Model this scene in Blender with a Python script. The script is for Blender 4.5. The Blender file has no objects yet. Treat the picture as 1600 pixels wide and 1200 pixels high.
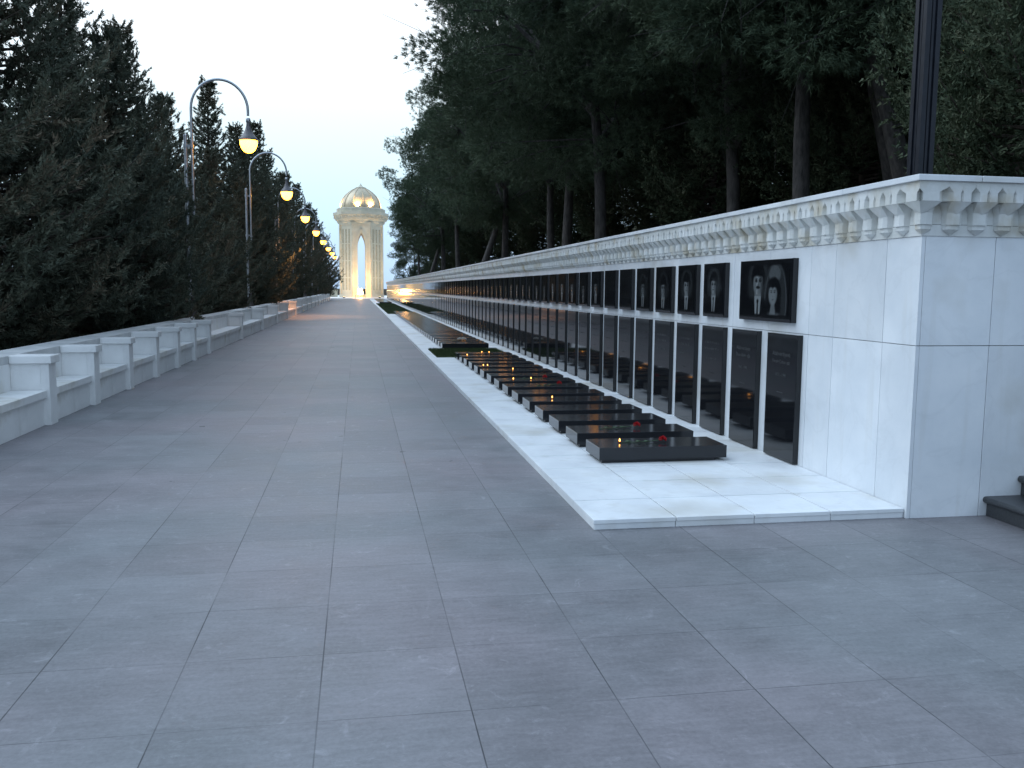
import bpy, bmesh, math, random
import numpy as np
from math import sin, cos, pi, radians as R_
from mathutils import Vector, Matrix
random.seed(7); rng = np.random.default_rng(7)
SC = bpy.context.scene; COL = SC.collection

# ------------------------------------------------------------------ camera
F_PX, PITCH, YAW, ROLL, EYE = 1375.0, R_(6.17), R_(9.92), R_(0.48), 1.68
cam_d = bpy.data.cameras.new("camera"); cam = bpy.data.objects.new("camera", cam_d); COL.objects.link(cam)
cam_d.sensor_width = 36; cam_d.lens = 36*F_PX/1600; cam_d.clip_start = .05; cam_d.clip_end = 4000
fw = Vector((sin(YAW)*cos(PITCH), cos(YAW)*cos(PITCH), -sin(PITCH)))
r0 = Vector((cos(YAW), -sin(YAW), 0)); u0 = r0.cross(fw)
rr = r0*cos(ROLL)+u0*sin(ROLL); uu = u0*cos(ROLL)-r0*sin(ROLL)
cam.matrix_world = Matrix(((rr.x, uu.x, -fw.x, 0), (rr.y, uu.y, -fw.y, 0), (rr.z, uu.z, -fw.z, EYE), (0, 0, 0, 1)))
SC.camera = cam

# ------------------------------------------------------------------ world / light
def N(nt, t, **kw):
    n = nt.nodes.new(t)
    for k, v in kw.items():
        if k == 'inp':
            for a, b in v.items(): n.inputs[a].default_value = b
        else: setattr(n, k, v)
    return n
SUN_EL, SUN_AZ = R_(48), R_(-72)      # azimuth from +Y, negative = towards -X
w = bpy.data.worlds.new("World"); SC.world = w; w.use_nodes = True
nt = w.node_tree; nt.nodes.clear(); L = nt.links.new
out = N(nt, 'ShaderNodeOutputWorld'); bg = N(nt, 'ShaderNodeBackground'); bg2 = N(nt, 'ShaderNodeBackground')
add = N(nt, 'ShaderNodeAddShader')
sky = N(nt, 'ShaderNodeTexSky', sky_type='NISHITA', sun_disc=False)
sky.sun_elevation = SUN_EL; sky.sun_rotation = SUN_AZ
L(sky.outputs[0], bg2.inputs[0]); bg2.inputs[1].default_value = .012
tc = N(nt, 'ShaderNodeTexCoord'); sp = N(nt, 'ShaderNodeSeparateXYZ'); L(tc.outputs['Generated'], sp.inputs[0])
ramp = N(nt, 'ShaderNodeValToRGB'); L(sp.outputs[2], ramp.inputs[0])
cr = ramp.color_ramp
stops = [(0.0, (.32, .46, .66)), (.05, (.37, .53, .71)), (.11, (.46, .63, .72)), (.19, (.60, .71, .75)), (.30, (.80, .86, .92)), (.55, (.62, .79, 1.0)), (1, (.52, .73, 1.0))]
cr.elements[0].position = 0; cr.elements[0].color = (*stops[0][1], 1)
cr.elements[1].position = 1; cr.elements[1].color = (*stops[-1][1], 1)
for p_, c_ in stops[1:-1]:
    e = cr.elements.new(p_); e.color = (*c_, 1)
# the bright dusk side of the sky lies ahead and to the left, the rest is a deeper blue
dp = N(nt, 'ShaderNodeVectorMath', operation='DOT_PRODUCT'); L(tc.outputs['Generated'], dp.inputs[0])
dp.inputs[1].default_value = (sin(R_(-30))*.97, cos(R_(-30))*.97, .24)
mr = N(nt, 'ShaderNodeMapRange', inp={'From Min': -.35, 'From Max': .75}); mr.interpolation_type = 'SMOOTHSTEP'
L(dp.outputs['Value'], mr.inputs['Value'])
mx = N(nt, 'ShaderNodeMix', data_type='RGBA'); L(mr.outputs[0], mx.inputs['Factor'])
mx.inputs['A'].default_value = (.37, .49, .64, 1); L(ramp.outputs[0], mx.inputs['B'])
L(mx.outputs['Result'], bg.inputs[0]); bg.inputs[1].default_value = 1.08
L(bg.outputs[0], add.inputs[0]); L(bg2.outputs[0], add.inputs[1]); L(add.outputs[0], out.inputs[0])
sl = bpy.data.lights.new("sun", 'SUN'); sun = bpy.data.objects.new("sun", sl); COL.objects.link(sun)
sl.energy = .75; sl.angle = R_(50); sl.color = (.78, .90, 1.0)
sun.rotation_euler = Vector((sin(SUN_AZ)*cos(SUN_EL), cos(SUN_AZ)*cos(SUN_EL), sin(SUN_EL))).to_track_quat('Z', 'Y').to_euler()
SC.view_settings.view_transform = 'Standard'; SC.view_settings.look = 'None'
SC.view_settings.exposure = 0.55; SC.view_settings.gamma = 1

# ------------------------------------------------------------------ helpers
class MB:
    def __init__(s): s.v = []; s.f = []; s.m = []
    def add(s, vs, fs, m=0):
        b = len(s.v); s.v += [tuple(v) for v in vs]
        for f in fs: s.f.append([b+i for i in f]); s.m.append(m)
    def box(s, x0, x1, y0, y1, z0, z1, m=0, skip=''):
        F = {'b': (0, 3, 2, 1), 't': (4, 5, 6, 7), 's': (0, 1, 5, 4), 'n': (2, 3, 7, 6), 'w': (3, 0, 4, 7), 'e': (1, 2, 6, 5)}
        s.add([(x0, y0, z0), (x1, y0, z0), (x1, y1, z0), (x0, y1, z0), (x0, y0, z1), (x1, y0, z1), (x1, y1, z1), (x0, y1, z1)],
              [F[k] for k in F if k not in skip], m)
    def rbox(s, x0, x1, y0, y1, z0, z1, b=.006, m=0):   # chamfered box
        X, Y, Z = (x0, x1), (y0, y1), (z0, z1)
        vs = []; idx = {}
        for i in (0, 1):
            for j in (0, 1):
                for k in (0, 1):
                    sx, sy, sz = (1, -1)[i], (1, -1)[j], (1, -1)[k]
                    for a in range(3):
                        p = [X[i]+sx*b, Y[j]+sy*b, Z[k]+sz*b]
                        p[a] = (X[i], Y[j], Z[k])[a]
                        idx[i, j, k, a] = len(vs); vs.append(p)
        fs = []
        for a in range(3):
            for v in (0, 1):
                o = [q for q in range(3) if q != a]
                loop = []
                for (p, q) in ((0, 0), (1, 0), (1, 1), (0, 1)):
                    c = [0, 0, 0]; c[a] = v; c[o[0]] = p; c[o[1]] = q; loop.append(idx[c[0], c[1], c[2], a])
                if (v == 0) != (a == 1): loop.reverse()
                fs.append(loop)
        for a in range(3):       # edges running along axis a
            o = [q for q in range(3) if q != a]
            for p in (0, 1):
                for q in (0, 1):
                    c0 = [0, 0, 0]; c1 = [0, 0, 0]; c1[a] = 1
                    for c in (c0, c1): c[o[0]] = p; c[o[1]] = q
                    fs.append([idx[(*c0, o[0])], idx[(*c1, o[0])], idx[(*c1, o[1])], idx[(*c0, o[1])]])
        for i in (0, 1):
            for j in (0, 1):
                for k in (0, 1): fs.append([idx[i, j, k, a] for a in range(3)])
        s.add(vs, fs, m)
    def tube(s, pts, rad, n=10, m=0, cap=True):
        pts = [Vector(p) for p in pts]; rs = rad if isinstance(rad, (list, tuple)) else [rad]*len(pts)
        vs = []; prev = None
        for i, p in enumerate(pts):
            t = (pts[min(i+1, len(pts)-1)]-pts[max(i-1, 0)]).normalized()
            if prev is None:
                a = Vector((0, 0, 1)) if abs(t.z) < .9 else Vector((0, 1, 0)); u = t.cross(a).normalized()
            else: u = (prev-t*prev.dot(t)).normalized()
            prev = u; v = t.cross(u)
            vs += [p+(u*cos(2*pi*k/n)+v*sin(2*pi*k/n))*rs[i] for k in range(n)]
        fs = [[i*n+k, i*n+(k+1) % n, (i+1)*n+(k+1) % n, (i+1)*n+k] for i in range(len(pts)-1) for k in range(n)]
        if cap: fs += [list(range(n))[::-1], [(len(pts)-1)*n+k for k in range(n)]]
        s.add(vs, fs, m)
    def lathe(s, prof, c=(0, 0, 0), n=24, m=0, rot=0., sx=1, sy=1):
        vs = []
        for r, z in prof:
            vs += [(c[0]+sx*r*cos(rot+2*pi*k/n), c[1]+sy*r*sin(rot+2*pi*k/n), c[2]+z) for k in range(n)]
        fs = [[i*n+k, i*n+(k+1) % n, (i+1)*n+(k+1) % n, (i+1)*n+k] for i in range(len(prof)-1) for k in range(n)]
        fs += [list(range(n))[::-1], [(len(prof)-1)*n+k for k in range(n)]]
        s.add(vs, fs, m)
    def build(s, name, mats, parent=None, smooth=False, fix=False, origin=None):
        me = bpy.data.meshes.new(name); me.from_pydata(s.v, [], s.f)
        mats = mats if isinstance(mats, list) else [mats]
        for q in mats: me.materials.append(q)
        if len(mats) > 1: me.polygons.foreach_set('material_index', s.m)
        if fix:
            bm = bmesh.new(); bm.from_mesh(me); bmesh.ops.recalc_face_normals(bm, faces=bm.faces); bm.to_mesh(me); bm.free()
        if smooth: me.polygons.foreach_set('use_smooth', [True]*len(me.polygons)); me.set_sharp_from_angle(angle=R_(40))
        o = bpy.data.objects.new(name, me); COL.objects.link(o)
        if parent: o.parent = parent
        return o
def tag(o, label=None, cat=None, group=None, kind=None):
    if label: o['label'] = label
    if cat: o['category'] = cat
    if group: o['group'] = group
    if kind: o['kind'] = kind
    return o
def empty(name, loc, rz=0, sc=1):
    o = bpy.data.objects.new(name, None); COL.objects.link(o); o.location = loc; o.rotation_euler.z = rz; o.scale = (sc,)*3
    o.empty_display_size = .2
    return o
def copy_tree(o, parent=None):
    c = o.copy(); COL.objects.link(c)
    if parent: c.parent = parent
    for ch in list(o.children): copy_tree(ch, c)
    return c
UN = ['first', 'second', 'third', 'fourth', 'fifth', 'sixth', 'seventh', 'eighth', 'ninth', 'tenth', 'eleventh', 'twelfth', 'thirteenth', 'fourteenth', 'fifteenth', 'sixteenth', 'seventeenth', 'eighteenth', 'nineteenth']
TE = {2: ('twentieth', 'twenty'), 3: ('thirtieth', 'thirty'), 4: ('fortieth', 'forty')}
def ordn(k):
    if k <= 19: return UN[k-1]
    t, u = divmod(k, 10)
    return TE[t][0] if u == 0 else TE[t][1]+'-'+UN[u-1]

# ------------------------------------------------------------------ materials
def mat(name, base=(.5, .5, .5), rough=.5, metal=0, spec=.5, emit=None, es=0):
    m = bpy.data.materials.new(name); m.use_nodes = True; b = m.node_tree.nodes['Principled BSDF']
    b.inputs['Base Color'].default_value = (*base, 1); b.inputs['Roughness'].default_value = rough
    b.inputs['Metallic'].default_value = metal; b.inputs['Specular IOR Level'].default_value = spec
    if emit: b.inputs['Emission Color'].default_value = (*emit, 1); b.inputs['Emission Strength'].default_value = es
    return m
def noisy(m, c1, c2, scale, rough=None, detail=6, coord='Object', stretch=None, contrast=(.35, .65), bump=0, bscale=None, third=None, island=0, veins=0):
    nt = m.node_tree; L = nt.links.new; b = nt.nodes['Principled BSDF']
    tc = N(nt, 'ShaderNodeTexCoord'); src = tc.outputs[coord]
    if stretch:
        mp = N(nt, 'ShaderNodeMapping'); mp.inputs['Scale'].default_value = stretch; L(src, mp.inputs[0]); src = mp.outputs[0]
    n = N(nt, 'ShaderNodeTexNoise', inp={'Scale': scale, 'Detail': detail, 'Roughness': .6}); L(src, n.inputs['Vector'])
    mr = N(nt, 'ShaderNodeMapRange', inp={'From Min': contrast[0], 'From Max': contrast[1]}); L(n.outputs[0], mr.inputs[0])
    mx = N(nt, 'ShaderNodeMix', data_type='RGBA'); L(mr.outputs[0], mx.inputs['Factor'])
    mx.inputs['A'].default_value = (*c1, 1); mx.inputs['B'].default_value = (*c2, 1); res = mx.outputs['Result']
    if third:   # (colour, scale, lo, hi)
        n3 = N(nt, 'ShaderNodeTexNoise', inp={'Scale': third[1], 'Detail': 4.}); L(src, n3.inputs['Vector'])
        m3 = N(nt, 'ShaderNodeMapRange', inp={'From Min': third[2], 'From Max': third[3]}); L(n3.outputs[0], m3.inputs[0])
        x3 = N(nt, 'ShaderNodeMix', data_type='RGBA'); L(m3.outputs[0], x3.inputs['Factor']); L(res, x3.inputs['A'])
        x3.inputs['B'].default_value = (*third[0], 1); res = x3.outputs['Result']
    if veins:
        nv_ = N(nt, 'ShaderNodeTexNoise', inp={'Scale': 1.4, 'Detail': 7., 'Roughness': .55, 'Distortion': .7}); L(tc.outputs['Object'], nv_.inputs['Vector'])
        sb_ = N(nt, 'ShaderNodeMath', operation='SUBTRACT', inp={1: .5}); L(nv_.outputs[0], sb_.inputs[0]); ab_ = N(nt, 'ShaderNodeMath', operation='ABSOLUTE'); L(sb_.outputs[0], ab_.inputs[0])
        mv = N(nt, 'ShaderNodeMapRange', inp={'From Min': .0, 'From Max': .022, 'To Min': veins, 'To Max': 0.}); L(ab_.outputs[0], mv.inputs[0])
        xv = N(nt, 'ShaderNodeMix', data_type='RGBA'); L(mv.outputs[0], xv.inputs['Factor']); L(res, xv.inputs['A']); xv.inputs['B'].default_value = (.46, .47, .48, 1)
        mps = N(nt, 'ShaderNodeMapping'); mps.inputs['Scale'].default_value = (6, 6, .5); L(tc.outputs['Object'], mps.inputs[0])
        ns_ = N(nt, 'ShaderNodeTexNoise', inp={'Scale': 1., 'Detail': 4.}); L(mps.outputs[0], ns_.inputs['Vector'])
        ms_ = N(nt, 'ShaderNodeMapRange', inp={'From Min': .58, 'From Max': .78, 'To Min': 0., 'To Max': .38}); L(ns_.outputs[0], ms_.inputs[0])
        xs_ = N(nt, 'ShaderNodeMix', data_type='RGBA'); L(ms_.outputs[0], xs_.inputs['Factor']); L(xv.outputs['Result'], xs_.inputs['A']); xs_.inputs['B'].default_value = (.52, .50, .45, 1); res = xs_.outputs['Result']
    if island:
        g = N(nt, 'ShaderNodeNewGeometry'); mi = N(nt, 'ShaderNodeMapRange', inp={'To Min': 1-island, 'To Max': 1+island}); L(g.outputs['Random Per Island'], mi.inputs[0])
        vm = N(nt, 'ShaderNodeVectorMath', operation='SCALE'); L(res, vm.inputs[0]); L(mi.outputs[0], vm.inputs['Scale']); res = vm.outputs[0]
    L(res, b.inputs['Base Color'])
    if rough:
        r = N(nt, 'ShaderNodeMapRange', inp={'To Min': rough[0], 'To Max': rough[1]}); L(n.outputs[0], r.inputs[0]); L(r.outputs[0], b.inputs['Roughness'])
    if bump:
        nb = N(nt, 'ShaderNodeTexNoise', inp={'Scale': bscale or scale*6, 'Detail': 5.}); L(src, nb.inputs['Vector'])
        bp = N(nt, 'ShaderNodeBump', inp={'Strength': bump, 'Distance': .02}); L(nb.outputs[0], bp.inputs['Height']); L(bp.outputs[0], b.inputs['Normal'])
    return m
M = {}
M['marble'] = noisy(mat('white_marble', rough=.35), (.66, .69, .72), (.76, .78, .80), 1.7, rough=(.25, .45), island=.055, third=((.50, .49, .45), 1.1, .58, .80), bump=.04, bscale=30, veins=.10)
M['marble_floor'] = noisy(mat('plinth_marble', rough=.45), (.70, .72, .74), (.79, .81, .82), 2.2, rough=(.35, .55), island=.03, third=((.52, .50, .44), .9, .52, .74), bump=.05, bscale=30, veins=.10)
M['marble_stain'] = noisy(mat('weathered_marble', rough=.55), (.60, .61, .58), (.73, .74, .73), 4, rough=(.4, .7), island=.04, third=((.44, .37, .24), 3.1, .50, .74), bump=.08, bscale=40)
M['marble_warm'] = noisy(mat('bench_marble', rough=.45), (.74, .74, .73), (.83, .83, .82), 2.0, rough=(.4, .6), island=.05, third=((.50, .46, .38), 1.6, .56, .8), bump=.06, bscale=30, veins=.10)
M['marble_cap'] = noisy(mat('weathered_coping', rough=.6), (.50, .51, .51), (.66, .66, .65), 2.5, island=.05, bump=.1, bscale=30)
M['core'] = mat('mortar_core', (.05, .05, .048), .9)
M['granite'] = noisy(mat('polished_black_granite', rough=.05, spec=.5), (.0055, .006, .0075), (.012, .013, .015), 90, rough=(.035, .075), contrast=(.45, .6))
M['granite_slab'] = noisy(mat('grave_granite', rough=.08, spec=.35), (.012, .013, .016), (.030, .031, .034), 120, rough=(.10, .17), contrast=(.45, .6))
M['granite_step'] = noisy(mat('dark_step_granite', rough=.4), (.030, .033, .037), (.055, .058, .062), 60, rough=(.3, .5), bump=.1, bscale=200)
M['dark_base'] = noisy(mat('dark_stone_base', rough=.6), (.020, .018, .017), (.045, .038, .035), 20)
M['steel'] = noisy(mat('brushed_steel', rough=.35, metal=.85), (.42, .45, .48), (.55, .57, .60), 12, rough=(.3, .5))
M['shade'] = noisy(mat('grey_lamp_shade', rough=.4, metal=.3), (.10, .095, .10), (.16, .15, .155), 10, rough=(.35, .5))
M['blackmetal'] = noisy(mat('black_painted_metal', rough=.4, spec=.25), (.007, .009, .014), (.015, .018, .026), 8, rough=(.3, .5), bump=.05, bscale=60)
M['globe'] = mat('lit_lamp_globe', (.9, .8, .6), .3, emit=(1, .38, .030), es=12)
M['bulb'] = mat('lit_lamp_bulb', (1, .9, .7), .3, emit=(1, .80, .45), es=30)
M['flame'] = mat('flame', (1, .6, .2), .5, emit=(1, .42, .08), es=6)
M['bigflame'] = mat('eternal_flame', (1, .6, .2), .5, emit=(1, .62, .22), es=22)
M['flood'] = mat('floodlight_glass', (1, .9, .7), .5, emit=(1, .80, .42), es=14)
M['glass_red'] = mat('candle_cup', (.30, .08, .04), .2)
M['wax'] = mat('wax', (.7, .62, .5), .5)
M['petal'] = noisy(mat('red_petals', rough=.6), (.42, .008, .012), (.65, .02, .03), 60)
M['petal_w'] = noisy(mat('white_petals', rough=.6), (.55, .56, .52), (.75, .75, .72), 60)
M['stem'] = mat('flower_stem', (.035, .075, .03), .6)
M['limestone'] = noisy(mat('monument_limestone', rough=.7), (.56, .51, .39), (.66, .61, .48), .9, island=.03, third=((.44, .38, .26), .5, .55, .8), bump=.15, bscale=8)
M['lime_dark'] = noisy(mat('carved_stone_panels', rough=.8), (.30, .26, .18), (.50, .45, .33), 6)
M['gold'] = noisy(mat('gilded_dome_mosaic', rough=.35, metal=.5), (.40, .33, .23), (.62, .52, .36), 5, rough=(.22, .5), bump=.4, bscale=9)
M['soil'] = noisy(mat('soil', rough=1, spec=.05), (.022, .020, .014), (.045, .040, .028), 1.2, bump=.4)
M['hill'] = noisy(mat('dry_slope', rough=1, spec=.05), (.030, .033, .018), (.095, .088, .055), .55, detail=9, contrast=(.4, .62), third=((.16, .145, .10), 1.8, .6, .75), bump=.6, bscale=5)
M['bark'] = noisy(mat('pine_bark', rough=.95), (.035, .032, .031), (.095, .086, .082), 3, stretch=(4, 4, 1), bump=.8, bscale=9)
M['bark_l'] = noisy(mat('cypress_bark', rough=.95), (.035, .026, .020), (.075, .058, .045), 4, stretch=(4, 4, 1), bump=.6, bscale=9)
def leafmat(name, cs, scale):
    m = mat(name, rough=.75, spec=.2); nt = m.node_tree; L = nt.links.new; b = nt.nodes['Principled BSDF']
    tc = N(nt, 'ShaderNodeTexCoord'); n = N(nt, 'ShaderNodeTexNoise', inp={'Scale': scale, 'Detail': 3.}); L(tc.outputs['Object'], n.inputs['Vector'])
    oi = N(nt, 'ShaderNodeObjectInfo'); g = N(nt, 'ShaderNodeNewGeometry')
    a = N(nt, 'ShaderNodeMath', operation='MULTIPLY_ADD', inp={1: .16}); L(oi.outputs['Random'], a.inputs[0]); L(n.outputs[0], a.inputs[2])
    a2 = N(nt, 'ShaderNodeMath', operation='MULTIPLY_ADD', inp={1: .22}); L(g.outputs['Random Per Island'], a2.inputs[0]); L(a.outputs[0], a2.inputs[2])
    r = N(nt, 'ShaderNodeValToRGB'); L(a2.outputs[0], r.inputs[0]); c = r.color_ramp
    c.elements[0].position = .42; c.elements[0].color = (*cs[0], 1); c.elements[1].position = .92; c.elements[1].color = (*cs[-1], 1)
    for i, q in enumerate(cs[1:-1]):
        e = c.elements.new(.42+.5*(i+1)/(len(cs)-1)); e.color = (*q, 1)
    L(r.outputs[0], b.inputs['Base Color'])
    return m
M['cyp'] = leafmat('cypress_foliage', [(.055, .070, .055), (.085, .100, .072), (.105, .114, .078), (.145, .115, .078)], .8)
M['pine'] = leafmat('pine_needles', [(.044, .066, .046), (.072, .104, .064), (.100, .135, .080), (.090, .118, .078)], .6)
M['jun'] = leafmat('juniper_foliage', [(.030, .044, .026), (.046, .064, .036), (.064, .080, .044), (.082, .084, .052)], 1.2)

def slate():
    m = mat('slate_paving', rough=.5); nt = m.node_tree; L = nt.links.new; b = nt.nodes['Principled BSDF']
    tc = N(nt, 'ShaderNodeTexCoord'); P = tc.outputs['Object']; sp = N(nt, 'ShaderNodeSeparateXYZ'); L(P, sp.inputs[0])
    def ma(op, a, b_=None, c_=None):
        n = N(nt, 'ShaderNodeMath', operation=op)
        for i, q in enumerate((a, b_, c_)):
            if q is None: continue
            if isinstance(q, (int, float)): n.inputs[i].default_value = q
            else: L(q, n.inputs[i])
        return n.outputs[0]
    u = ma('DIVIDE', ma('ADD', sp.outputs[0], .173+60.5), .605); v = ma('DIVIDE', ma('ADD', sp.outputs[1], 64-3.34), .64)
    def dist(q, size): return ma('MULTIPLY', ma('SUBTRACT', .5, ma('ABSOLUTE', ma('SUBTRACT', ma('FRACT', q), .5))), size)
    # wobble so that the joints are not ruler lines
    nz = N(nt, 'ShaderNodeTexNoise', inp={'Scale': 9., 'Detail': 4.}); L(P, nz.inputs['Vector'])
    wob = ma('MULTIPLY', ma('SUBTRACT', nz.outputs[0], .5), .003)
    du = ma('ADD', dist(u, .605), wob); dv = ma('ADD', dist(v, .64), wob)
    vis = N(nt, 'ShaderNodeTexNoise', inp={'Scale': .9, 'Detail': 2.}); L(P, vis.inputs['Vector'])
    vs_ = N(nt, 'ShaderNodeMapRange', inp={'From Min': .36, 'From Max': .56, 'To Min': .25, 'To Max': 1.}); L(vis.outputs[0], vs_.inputs[0])
    def line(d, wd):
        q = N(nt, 'ShaderNodeMapRange', inp={'From Min': wd*.5, 'From Max': wd*1.2, 'To Min': 1., 'To Max': 0.}); L(d, q.inputs[0]); return q.outputs[0]
    ju = line(du, .0028); jv = ma('MULTIPLY', line(dv, .0025), .75)
    j = ma('MULTIPLY', ma('MAXIMUM', ju, jv), vs_.outputs[0])
    cell = N(nt, 'ShaderNodeCombineXYZ'); L(ma('FLOOR', u), cell.inputs[0]); L(ma('FLOOR', v), cell.inputs[1])
    wn = N(nt, 'ShaderNodeTexWhiteNoise', noise_dimensions='3D'); L(cell.outputs[0], wn.inputs['Vector'])
    n1 = N(nt, 'ShaderNodeTexNoise', inp={'Scale': 2.2, 'Detail': 8., 'Roughness': .62}); L(P, n1.inputs['Vector'])
    n2 = N(nt, 'ShaderNodeTexNoise', inp={'Scale': 45., 'Detail': 5., 'Roughness': .7}); L(P, n2.inputs['Vector'])
    mp = N(nt, 'ShaderNodeMapping'); mp.inputs['Scale'].default_value = (3, 16, 1); mp.inputs['Rotation'].default_value = (0, 0, .2); L(P, mp.inputs[0])
    n3 = N(nt, 'ShaderNodeTexNoise', inp={'Scale': 1.6, 'Detail': 6., 'Roughness': .7}); L(mp.outputs[0], n3.inputs['Vector'])
    lum = ma('ADD', ma('MULTIPLY', ma('SUBTRACT', n1.outputs[0], .5), .75), ma('MULTIPLY', ma('SUBTRACT', n2.outputs[0], .5), .75))
    lum = ma('ADD', lum, ma('MULTIPLY', ma('SUBTRACT', n3.outputs[0], .5), .7))
    lum = ma('ADD', lum, ma('MULTIPLY', ma('SUBTRACT', wn.outputs[0], .5), .17))
    # pale scuffs
    sc = N(nt, 'ShaderNodeTexNoise', inp={'Scale': 7., 'Detail': 9., 'Roughness': .75, 'Distortion': 1.2}); L(P, sc.inputs['Vector'])
    sm = N(nt, 'ShaderNodeMapRange', inp={'From Min': .57, 'From Max': .67}); L(sc.outputs[0], sm.inputs[0])
    lum = ma('ADD', lum, ma('MULTIPLY', sm.outputs[0], .35))
    lum = ma('ADD', lum, 1.0)
    hue = N(nt, 'ShaderNodeMix', data_type='RGBA'); n4 = N(nt, 'ShaderNodeTexNoise', inp={'Scale': .35, 'Detail': 3.}); L(P, n4.inputs['Vector'])
    m4 = N(nt, 'ShaderNodeMapRange', inp={'From Min': .4, 'From Max': .6}); L(n4.outputs[0], m4.inputs[0]); L(m4.outputs[0], hue.inputs['Factor'])
    hue.inputs['A'].default_value = (.166, .171, .180, 1); hue.inputs['B'].default_value = (.196, .180, .192, 1)
    vm = N(nt, 'ShaderNodeVectorMath', operation='SCALE'); L(hue.outputs['Result'], vm.inputs[0]); L(lum, vm.inputs['Scale'])
    jm = N(nt, 'ShaderNodeMix', data_type='RGBA'); L(j, jm.inputs['Factor']); L(vm.outputs[0], jm.inputs['A']); jm.inputs['B'].default_value = (.035, .036, .04, 1)
    # a few dark spills
    vo = N(nt, 'ShaderNodeTexNoise', inp={'Scale': 3.1, 'Detail': 3., 'Distortion': .8}); L(P, vo.inputs['Vector'])
    vq = N(nt, 'ShaderNodeMapRange', inp={'From Min': .73, 'From Max': .75}); L(vo.outputs[0], vq.inputs[0])
    jm2 = N(nt, 'ShaderNodeMix', data_type='RGBA'); L(vq.outputs[0], jm2.inputs['Factor']); L(jm.outputs['Result'], jm2.inputs['A']); jm2.inputs['B'].default_value = (.06, .06, .065, 1)
    L(jm2.outputs['Result'], b.inputs['Base Color'])
    rg = ma('ADD', ma('MULTIPLY', n1.outputs[0], .3), .36); L(rg, b.inputs['Roughness'])
    hgt = ma('SUBTRACT', ma('ADD', ma('MULTIPLY', n2.outputs[0], .25), ma('MULTIPLY', n3.outputs[0], .3)), j)
    bp = N(nt, 'ShaderNodeBump', inp={'Strength': .25, 'Distance': .006}); L(hgt, bp.inputs['Height']); L(bp.outputs[0], b.inputs['Normal'])
    return m
M['slate'] = slate()
M['turf'] = noisy(mat('turf', rough=.9), (.020, .040, .010), (.045, .070, .018), 30)

def etched():
    m = mat('etched_granite', rough=.06); nt = m.node_tree; L = nt.links.new; b = nt.nodes['Principled BSDF']
    at = N(nt, 'ShaderNodeAttribute', attribute_name='etch'); tc = N(nt, 'ShaderNodeTexCoord')
    n = N(nt, 'ShaderNodeTexNoise', inp={'Scale': 130., 'Detail': 2.}); L(tc.outputs['Object'], n.inputs['Vector'])
    k = N(nt, 'ShaderNodeMapRange', inp={'From Min': .3, 'From Max': .7, 'To Min': .75, 'To Max': 1.2}); L(n.outputs[0], k.inputs[0])
    q = N(nt, 'ShaderNodeMath', operation='MULTIPLY'); L(at.outputs['Fac'], q.inputs[0]); L(k.outputs[0], q.inputs[1])
    mx = N(nt, 'ShaderNodeMix', data_type='RGBA'); L(q.outputs[0], mx.inputs['Factor']); mx.inputs['A'].default_value = (.006, .0065, .008, 1); mx.inputs['B'].default_value = (.30, .33, .34, 1)
    L(mx.outputs['Result'], b.inputs['Base Color'])
    r = N(nt, 'ShaderNodeMapRange', inp={'To Min': .05, 'To Max': .6}); L(at.outputs['Fac'], r.inputs[0]); L(r.outputs[0], b.inputs['Roughness'])
    return m
M['etched'] = etched()
M['etch_text'] = mat('etched_lettering', (.055, .058, .062), .6)

# ------------------------------------------------------------------ ground, path, hill
PX0, PX1 = -4.05, 1.60
g = MB(); g.add([(-600, -300, -.30), (600, -300, -.30), (600, 1500, -.30), (-600, 1500, -.30)], [(0, 1, 2, 3)])
tag(g.build('ground', M['soil']), kind='structure')
g = MB(); g.box(PX0, 14, -14, 137.0, -.28, 0.0)
tag(g.build('path', M['slate']), kind='structure')
g = MB(); g.box(-16, 22, 137.004, 190, -.28, .05)
tag(g.build('plaza', M['marble_floor']), kind='structure')
# hill behind the wall
nx, ny = 60, 90
hv = []; 
def hill_z(x, y):
    a = max(0, x-6.5)
    z = 2.30+.24*a+.03*max(0, a-8)
    z = min(z, 2.30+.24*24+.02*a)
    z += .35*sin(x*.55+1.3*sin(y*.21))*min(1, a/3)+.22*sin(y*.83+x*.4)*min(1, a/3)
    fade = min(1, max(0, (120-y)/10)); fb = min(1., max(0., (y+12)/14))
    return (z+.3)*fade*1.0-.3 if fade < 1 else z
for j in range(ny+1):
    for i in range(nx+1):
        x = 4.45+(i/nx)**1.7*110; y = 6.35+(j/ny)*125
        hv.append((x, y, hill_z(x, y)))
g = MB(); g.add(hv, [(j*(nx+1)+i, j*(nx+1)+i+1, (j+1)*(nx+1)+i+1, (j+1)*(nx+1)+i) for j in range(ny) for i in range(nx)])
tag(g.build('hill', M['hill'], smooth=True), kind='structure')
# left verge under the cypresses
g = MB(); g.box(-60, -4.60, -14, 136, -.29, .02); tag(g.build('verge', M['soil']), kind='structure')

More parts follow.
